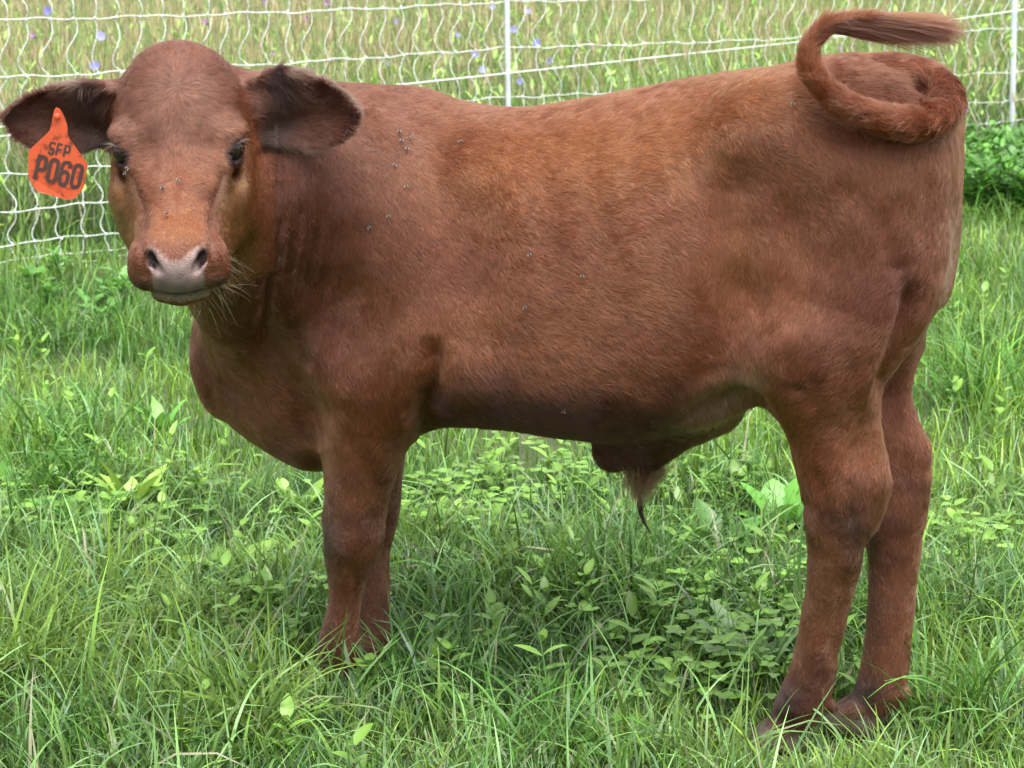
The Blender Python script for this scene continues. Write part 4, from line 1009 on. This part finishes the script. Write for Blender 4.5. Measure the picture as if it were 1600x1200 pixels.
# vertical strings with their kinks, one part each; knots where they cross
kn = []; X = fx[0]+.03; i = 0
seglen = np.hypot(np.diff(fx), np.diff(ST_[:, 3, 1]))
while X < fx[-1]-.02:
    px_ = []; xj = X
    zt = [fence_pt(np.array([X]), r)[0] for r in range(9)]
    ph = rng.normal(0, .35); pts = []
    jit = rng.normal(0, .006, 9)
    for r in range(8):
        a, b = zt[r].copy(), zt[r+1].copy(); a[0] += jit[r]; b[0] += jit[r+1]
        h = abs(a[2]-b[2]); A = min(.105*h, .018)*rng.uniform(.6, 1.3)
        for t in np.arange(0, 1, .125):
            q = a*(1-t)+b*t; s = math.sin(t*2*math.pi+ph*.6)*(1 if r % 2 else -1)
            q[0] += A*s*.9 - A*.7*math.sin(t*math.pi); q[1] += A*.4*math.sin(t*6+r); pts.append(q)
        kn.append(a)
    pts.append(zt[8]); kn.append(zt[8])
    tube('upright_string', np.array(pts)-FL, .0017, MW, fo, 5)
    s = np.clip(np.searchsorted(fx, X)-1, 0, len(fx)-2)
    X += .082*(fx[s+1]-fx[s])/seglen[s]*1.0*rng.uniform(.96, 1.04); i += 1
# knots, joined: small moulded blobs
kb = np.array([[0, 0, 1], [1, 0, 0], [0, 1, 0], [-1, 0, 0], [0, -1, 0], [0, 0, -1.]])*np.array([.0060, .0045, .0060])
kf = np.array([[0, 1, 2], [0, 2, 3], [0, 3, 4], [0, 4, 1], [5, 2, 1], [5, 3, 2], [5, 4, 3], [5, 1, 4]])
K = np.array(kn)-FL; V = (K[:, None]+kb[None]).reshape(-1, 3); F = (np.arange(len(K))[:, None, None]*6+kf[None]).reshape(-1, 3)
tag(link('knot', mesh_np('knot', V, F), MW, fo), kind='stuff')
def post(px, Y, top, bot, w):
    a = at(px, bot, Y); a[2] = -.02; b = at(px+ (-5 if px < 1000 else 5), top, Y); n = 12
    t = np.linspace(0, 1, n)[:, None]; p = a*(1-t)+b*t
    o = tube('post', p-FL, w/2, MP, fo, 10, np.concatenate([np.full(n-1, w/2), [w/2*.4]])); return o
post(796, 7.985, -120, 225, .0195); post(1582, 9.585, -110, 210, .026); post(-300, 6.1, -200, 470, .02); post(2400, 11.6, -130, 175, .022)
st_pts = [at(-100, 208, 6.38), at(300, 168, 7.06), at(540, 141, 7.50), at(793, 114, 7.965), at(1240, 66, 8.85), at(1583, 17, 9.56), at(1900, -30, 10.2)]
S_ = np.array(st_pts); xx = np.linspace(S_[0, 0], S_[-1, 0], 160); S2 = np.stack([xx, np.interp(xx, S_[:, 0], S_[:, 1])-.012, np.interp(xx, S_[:, 0], S_[:, 2])], 1)
sg = tube('guy_string', S2, .0026, MW, None, 6); tag(sg, 'thin taut white cord slanting across the netting above the calf back', 'cord')

# ------------------------------------------------------------------ wild flowers behind the fence
MST = simple('flower_stem', (.09, .14, .04), .6)
BLU = [(.21, .21, .52), (.18, .18, .48), (.27, .27, .56)]; PNK = [(.42, .20, .46), (.44, .24, .48), (.38, .20, .44)]
FMAT = {}
def fm(c):
    if c not in FMAT: FMAT[c] = simple('petal', c, .6)
    return FMAT[c]
def chicory(px, py, Y, size, c, label, blue=True, grp=''):
    top = at(px, py, Y); r = np.random.default_rng(int(px*7+py)); base = top.copy(); base[2] = 0; base[0] += r.uniform(-.08, .08); base[1] += r.uniform(-.05, .08)
    e = tag(empty('chicory_flower' if blue else 'knapweed_flower', tuple(base)), label, 'flower', grp)
    t = np.linspace(0, 1, 9)[:, None]; p = (base*(1-t)+top*t); p[:, 0] += .015*np.sin(t[:, 0]*7+px); tube('stem', p-base, .0016, MST, e, 5)
    # petals: a ring of strap petals, one joined head
    fwd = nz(np.array([r.uniform(-.4, .4), -1, r.uniform(.1, .9)])); a1 = nz(np.cross(fwd, [0, 0, 1.])); a2 = np.cross(a1, fwd)
    V = []; F = []
    npet = 16 if blue else 26
    for i in range(npet):
        a = i/npet*2*math.pi+r.uniform(-.1, .1); d = a1*math.cos(a)+a2*math.sin(a); s = nz(np.cross(fwd, d)); L = size*.82*r.uniform(.75, 1.1)*(1 if blue else r.uniform(.5, 1)); w = size*(.17 if blue else .07)
        lift = (.12 if blue else r.uniform(.2, 1.2)); o = top-base
        dd = nz(d+fwd*lift); k = len(V)
        V += [o-s*w*.3, o+s*w*.3, o+dd*L*.55+s*w, o+dd*L*.55-s*w, o+dd*L+s*w*.75+fwd*.001, o+dd*L*.96-s*w*.75]
        F += [[k, k+1, k+2, k+3], [k+3, k+2, k+4, k+5]]
    link('flower_head', mesh_np('flower_head', np.array(V), np.array(F), False), fm(c), e)
    # green cup under the head
    o = top-base; cu = np.array([o+fwd*(-.008), o+fwd*.001]); tube('cup', cu, .004, MST, e, 6)
    return e
GB, GK = 'blue chicory flowers behind the fence', 'pink knapweed flowers behind the fence'
for px, py, Y, s, lab in [(75, 17, 7.3, .020, 'blue flower in the top left corner beyond the ear with the tag'), (158, 57, 7.2, .021, 'blue flower seen above the tagged ear, higher of two'), (148, 103, 7.1, .020, 'blue flower just above the tagged ear and under the other blue one'),
        (743, 84, 8.4, .021, 'blue flower left of the near fence post, upper one of two'), (754, 109, 8.3, .020, 'blue flower left of the near fence post, lower one beside the cord'), (839, 67, 8.6, .021, 'blue flower right of the near fence post on a netting row'),
        (857, 95, 8.6, .019, 'blue flower right of the near fence post touching the slanting cord'), (812, 127, 8.4, .018, 'blue flower hugging the near fence post just above the calf back'), (802, 46, 8.6, .018, 'blue flower half hidden at the right edge of the near fence post'),
        (825, 18, 9.2, .017, 'blue flower near the top edge right of the near fence post'), (715, 55, 9.0, .015, 'small blue flower left of the near fence post above the other two'), (770, 11, 9.4, .017, 'blue flower at the top edge left of the near fence post'),
        (620, 34, 9.3, .014, 'faint blue flower at the top edge halfway between ear and post'), (605, 100, 8.4, .012, 'dark closed blue flower on a stalk above the calf shoulder'), (838, 100, 9.0, .012, 'small pale blue flower between two larger ones right of the near post'),
        (1597, 241, 9.0, .016, 'blue flower in the dark leaves at the right edge of the picture')]:
    chicory(px, py, Y, s, BLU[(px*3) % 3], lab, True, GB)
for px, py, Y, s, lab in [(52, 57, 7.3, .018, 'pale pink flower above the tip of the tagged ear'), (322, 36, 7.7, .019, 'pink flower above the crown of the calf head'), (415, 4, 7.9, .014, 'pink flower at the top edge right of the calf head'), (511, 5, 8.2, .020, 'pair of pink florets at the top edge above the bare ear'),
        (479, 29, 8.2, .014, 'small pink flower above the bare ear'), (425, 84, 7.9, .013, 'pink flower just above the base of the bare ear'), (822, 34, 9.0, .011, 'tiny pink flower right of the near fence post'), (1118, 48, 9.4, .013, 'pink flower above the middle of the calf back'),
        (1312, 76, 9.2, .021, 'pink flower seen through the loop of the tail'), (1507, 6, 9.9, .019, 'pink flower at the top edge beyond the tip of the tail'), (1509, 173, 9.3, .019, 'pink flower just right of the curled tail'), (1536, 284, 8.9, .014, 'small purple flower in the dark leaves right of the rump')]:
    chicory(px, py, Y, s, PNK[(px*3) % 3], lab, False, GK)

# ------------------------------------------------------------------ eyes, lashes, whiskers
mE, N_, L_, b_ = mat('eye'); b_.inputs['Base Color'].default_value = (.010, .006, .005, 1); b_.inputs['Roughness'].default_value = .06; b_.inputs['Coat Weight'].default_value = .3; b_.inputs['Specular IOR Level'].default_value = .35; b_.inputs['Coat Roughness'].default_value = .02
tcE = N_.new('ShaderNodeTexCoord'); nE = N_.new('ShaderNodeTexNoise'); nE.inputs['Scale'].default_value = 90; L_.new(tcE.outputs['Object'], nE.inputs['Vector'])
rE = N_.new('ShaderNodeValToRGB'); rE.color_ramp.elements[0].color = (.006, .005, .006, 1); rE.color_ramp.elements[1].color = (.028, .014, .009, 1); L_.new(nE.outputs[0], rE.inputs[0]); L_.new(rE.outputs[0], b_.inputs['Base Color'])
import bmesh
def sphere_mesh(name, r, u=32, v=20, scale=(1, 1, 1)):
    bm = bmesh.new(); bmesh.ops.create_uvsphere(bm, u_segments=u, v_segments=v, radius=r); bmesh.ops.scale(bm, vec=scale, verts=bm.verts)
    me = bpy.data.meshes.new(name); bm.to_mesh(me); bm.free()
    for p in me.polygons: p.use_smooth = True
    return me
em = sphere_mesh('eye', ER)
for s, c in EYES: link('eye', em, mE, calf, loc=tuple(c-CL))
lash = []; ld = []
for idx, (s, c) in enumerate(EYES):
    A = EYEF[idx]
    for i in range(46):
        x = rng.uniform(-.017, .000); hgt = .0100*math.sqrt(max(1-(x/.0165)**2, .02))
        q = np.array([x, hgt+.001, math.sqrt(max((ER+.002)**2-x*x-hgt*hgt, 1e-6))]); lash.append(c+q @ A)
        ld.append(nz(np.array([-.9+rng.normal(0, .15), .15+rng.normal(0, .12), .55])) @ A)
lash = np.array(lash); ld = np.array(ld); n = len(lash)
lc = np.array([.09, .07, .065])*np.exp(rng.normal(0, .4, n))[:, None]
strands('eyelashes', lash, ld, rng.uniform(.007, .015, n), lc, .00015, .35, .06)
rt, rd, rl = [], [], []
for i in range(36):
    s = 1 if rng.random() < .7 else -1
    q = (s*rng.uniform(.040, .062), -rng.uniform(.062, .118), rng.uniform(.165, .212)); rt.append(hp(*q)); rd.append(nz([s*rng.uniform(.5, 1.1), rng.uniform(-.5, .3), rng.uniform(.0, .7)]) @ HA); rl.append(rng.uniform(.02, .05))
for i in range(40):
    q = (rng.uniform(-.035, .035), -.137, rng.uniform(.150, .212)); rt.append(hp(*q)); rd.append(nz([rng.normal(0, .35), -1, rng.uniform(-.1, .5)]) @ HA); rl.append(rng.uniform(.012, .035))
for i in range(24):
    s = 1; q = (rng.uniform(.030, .055), -.125+rng.uniform(-.01, .01), rng.uniform(.10, .19)); rt.append(hp(*q)); rd.append(nz([rng.uniform(.2, .9), -.8, .1]) @ HA); rl.append(rng.uniform(.02, .045))
for s in (1, -1):
    for i in range(6): rt.append(hp(s*.078, .022+rng.uniform(-.006, .006), .03)); rd.append(nz([s*rng.uniform(.3, 1.2), rng.uniform(-.1, .4), .8]) @ HA); rl.append(rng.uniform(.02, .04))
n = len(rt); strands('whiskers', np.array(rt), np.array(rd), np.array(rl), np.array([.30, .18, .11])*np.exp(rng.normal(0, .25, n))[:, None], .00016, .25, .06)
# tuft under the belly with its wet string of hair, brush of hair on the poll
n = 1500; r0 = cp(1008, 728, 0)+rng.normal(0, 1, (n, 3))*np.array([.017, .010, .008]); tgt = cp(995, 790, 0)
dr = tgt-r0+rng.normal(0, .010, (n, 3)); dr /= np.linalg.norm(dr, axis=1)[:, None]
strands('belly_tuft', r0, dr, rng.uniform(.02, .055, n), np.array([.16, .085, .05])*np.exp(rng.normal(0, .25, n))[:, None], .0003, .1, .06)
n = 60; t = np.linspace(0, 1, 8); ws = np.array([cp(a, b, 0) for a, b in [(1003, 765), (1000, 785), (1001, 800), (1006, 814), (1012, 826), (1019, 838)]])
pos = []; rr = []
for i in range(n):
    o = rng.normal(0, .0022, 3); cut = rng.uniform(.75, 1); 
    for j, q in enumerate(ws): pos.append(q+o*(1-j/5)); rr.append(.0006*(1-.8*j/5))
o = make_curves('wet_hair', np.array(pos)-CL, np.array(rr), np.tile(BLK*1.3, (n, 1)), MH, calf, 6); tag(o, kind='stuff')
n = 900; a = rng.normal(0, 1, n); r0 = hp(0, 0, 0)+(np.stack([a*.024+.004, .112-.25*np.abs(a*.024)+rng.normal(0, .002, n), -.085+rng.normal(0, .012, n)], 1) @ HA)
dr = np.stack([a*.35+rng.normal(0, .2, n), np.full(n, 1.), rng.normal(-.3, .3, n)], 1) @ HA; dr /= np.linalg.norm(dr, axis=1)[:, None]
strands('poll_tuft', r0, dr, rng.uniform(.006, .016, n), DARK*1.5*np.exp(rng.normal(0, .25, n))[:, None], .0003, .3, .1)

# ------------------------------------------------------------------ ear tag
mT, N_, L_, b_ = mat('orange_tag'); nT = N_.new('ShaderNodeTexNoise'); nT.inputs['Scale'].default_value = 70; nT.inputs['Detail'].default_value = 6; tcT = N_.new('ShaderNodeTexCoord'); L_.new(tcT.outputs['Object'], nT.inputs['Vector'])
rT = N_.new('ShaderNodeValToRGB'); rT.color_ramp.elements[0].position = .36; rT.color_ramp.elements[0].color = (.20, .030, .012, 1); rT.color_ramp.elements[1].position = .50; rT.color_ramp.elements[1].color = (.50, .072, .020, 1)
L_.new(nT.outputs[0], rT.inputs[0]); L_.new(rT.outputs[0], b_.inputs['Base Color']); b_.inputs['Roughness'].default_value = .5
TY = 2.925
OUT = [(87, 168), (93, 170), (97, 176), (101, 184), (105, 196), (105.5, 210), (110, 219), (136, 256), (136, 262), (131, 292), (127, 299), (114, 312), (108, 313), (60, 300), (55, 297), (46, 281), (44, 275), (44, 238), (47, 233), (73, 209), (78, 203), (81, 190), (84, 174)]
tc0 = at(90, 240, TY)
def tagpt(px, py, off=0.0):
    p = at(px, py, TY + .00006*(px-90) + .005*((px-90)/46)**2); p[1] -= off; return p
bm = bmesh.new(); f0 = [bm.verts.new(tagpt(*q, 0)-tc0) for q in OUT]; f1 = [bm.verts.new(tagpt(*q, -.0022)-tc0) for q in OUT]
bm.faces.new(f0); bm.faces.new(f1[::-1])
for i in range(len(OUT)): bm.faces.new([f0[i], f1[i], f1[(i+1) % len(OUT)], f0[(i+1) % len(OUT)]])
bmesh.ops.recalc_face_normals(bm, faces=bm.faces)
ee = [e for e in bm.edges if abs((e.verts[0].co-e.verts[1].co).y) < .0015]
bmesh.ops.bevel(bm, geom=ee, offset=.0006, segments=2, affect='EDGES')
me = bpy.data.meshes.new('plate'); bm.to_mesh(me); bm.free()
te = tag(empty('ear_tag', tuple(tc0)), 'orange plastic ear tag reading SFP P060 hanging from the ear at the left', 'ear tag')
link('plate', me, mT, te)
GL = {'S': [[(1, .86), (.9, .97), (.7, 1), (.3, 1), (.1, .95), (0, .82), (0, .66), (.15, .56), (.85, .44), (1, .34), (1, .16), (.9, .04), (.7, 0), (.3, 0), (.1, .04), (0, .14)]],
      'F': [[(0, 0), (0, 1), (.95, 1)], [(.13, .52), (.8, .52)]],
      'P': [[(0, 0), (0, 1), (.7, 1), (.93, .93), (1, .78), (1, .62), (.93, .5), (.7, .43), (.16, .43)]],
      '0': [[(.5, 1), (.2, .97), (.03, .87), (0, .7), (0, .3), (.03, .13), (.2, .03), (.5, 0), (.8, .03), (.97, .13), (1, .3), (1, .7), (.97, .87), (.8, .97), (.5, 1)]],
      '6': [[(.97, .80), (.93, .92), (.75, 1), (.5, 1.0), (.2, .97), (.03, .87), (0, .7), (0, .28), (.05, .1), (.25, 0), (.5, 0), (.75, 0), (.95, .1), (1, .28), (.95, .47), (.75, .56), (.5, .57), (.16, .53)]]}
mL = simple('dark_print', (.045, .022, .016), .55)
V = []; F = []
def glyph(ch, ox, oy, w, h, ang, th):
    ca, sa = math.cos(ang), math.sin(ang)
    for pl in GL[ch]:
        q = np.array([[x*w, y*h] for x, y in pl]); n = len(q); d = np.diff(q, axis=0); d /= np.linalg.norm(d, axis=1)[:, None]; nn = np.stack([-d[:, 1], d[:, 0]], 1)
        closed = ch == '0'
        for i in range(n):
            a = nn[i-1] if i > 0 else (nn[-1] if closed else nn[0]); b = nn[i] if i < n-1 else (nn[0] if closed else nn[-1])
            m = a+b; m = m/max(m @ m, .6)*2*th/2
            for s in (1, -1):
                p = q[i]+m*s; X = ox+p[0]*ca+p[1]*sa; Y = oy+p[0]*sa-p[1]*ca
                V.append(tagpt(X, Y, .0003)-tc0)
            if i: k = len(V)-4; F.append([k, k+1, k+3, k+2])
A14 = math.radians(13)
for k, ch in enumerate('SFP'): glyph(ch, 76.5+k*12.2*math.cos(A14)-1.0, 239.0+k*12.2*math.sin(A14), 7.2, 17.5, A14, 3.1)
for k, ch in enumerate('P060'): glyph(ch, 55.0+k*19.2*math.cos(A14)-1, 278.0+k*19.2*math.sin(A14), 12.4, 35.0, A14, 5.6)
link('lettering', mesh_np('lettering', np.array(V), np.array(F), False), mL, te)
# stud that pins the tag through the ear
sm = sphere_mesh('stud', .0045, 16, 10, (1, .45, 1)); sc = at(89, 182, TY-.003); link('stud', sm, mT, te, loc=tuple(sc-tc0))

# ------------------------------------------------------------------ flies
mF = simple('fly_body', (.02, .018, .016), .7); mFW = simple('fly_wing', (.13, .12, .11), .8)
fb = sphere_mesh('fly_body', .0019, 10, 8, (.8, .8, 1.6)); wg = mesh_np('wing', np.array([[0, 0, 0], [.0012, .001, -.0028], [.0004, .0012, -.0055], [-.0010, .001, -.0030]]), np.array([[0, 1, 2, 3]]), False)
FLY = [(201, 262, 'fly under the eye at the left of the face, upper of two'), (199, 273, 'fly under the eye at the left of the face, lower of two'), (283, 281, 'fly on the bridge of the nose between the eyes'), (256, 294, 'fly left of the one between the eyes with grey wings'), (262, 334, 'fly halfway down the nose'),
       (624, 205, 'topmost fly of the cluster on the shoulder'), (627, 218, 'fly directly under the topmost one on the shoulder'), (644, 211, 'fly at the right of the shoulder cluster'), (638, 230, 'fly in the middle of the shoulder cluster'), (621, 257, 'fly below the shoulder cluster'), (632, 288, 'dark fly low under the shoulder cluster'),
       (607, 339, 'pale winged fly on the neck, the right one of the lower pair'), (577, 355, 'pale winged fly on the neck, the left one of the lower pair'), (719, 221, 'lone fly behind the shoulder near the back'), (828, 398, 'fly on the middle of the ribs'), (911, 430, 'fly on the ribs behind the other one'), (820, 478, 'fly low on the ribs'),
       (882, 640, 'pale fly against the dark belly'), (432, 403, 'pale speck of a fly on the neck fold beside the jaw'), (1240, 160, 'fly on the hip near the tail')]
bx, by, bw = project(BV)
for px, py, lab in FLY:
    m_ = (np.abs(bx-px) < 4) & (np.abs(by-py) < 4) & (BN[:, 1] < .2)
    if not m_.any(): continue
    idx = np.where(m_)[0]; i = idx[np.argmin(bw[idx])]; p = BV[i]+BN[i]*.0055
    e = tag(empty('fly', tuple(p)), lab, 'fly', 'flies on the calf'); q = Vector(BN[i]).to_track_quat('Y', 'Z'); e.rotation_mode = 'QUATERNION'; e.rotation_quaternion = q @ Euler((0, rng.uniform(-.7, .7), 0)).to_quaternion()
    link('body', fb, mF, e)
    for s in (1, -1): w_ = link('wing', wg, mFW, e, loc=(.0009*s, .0012, .001)); w_.rotation_euler = (0, -.4*s, 0)
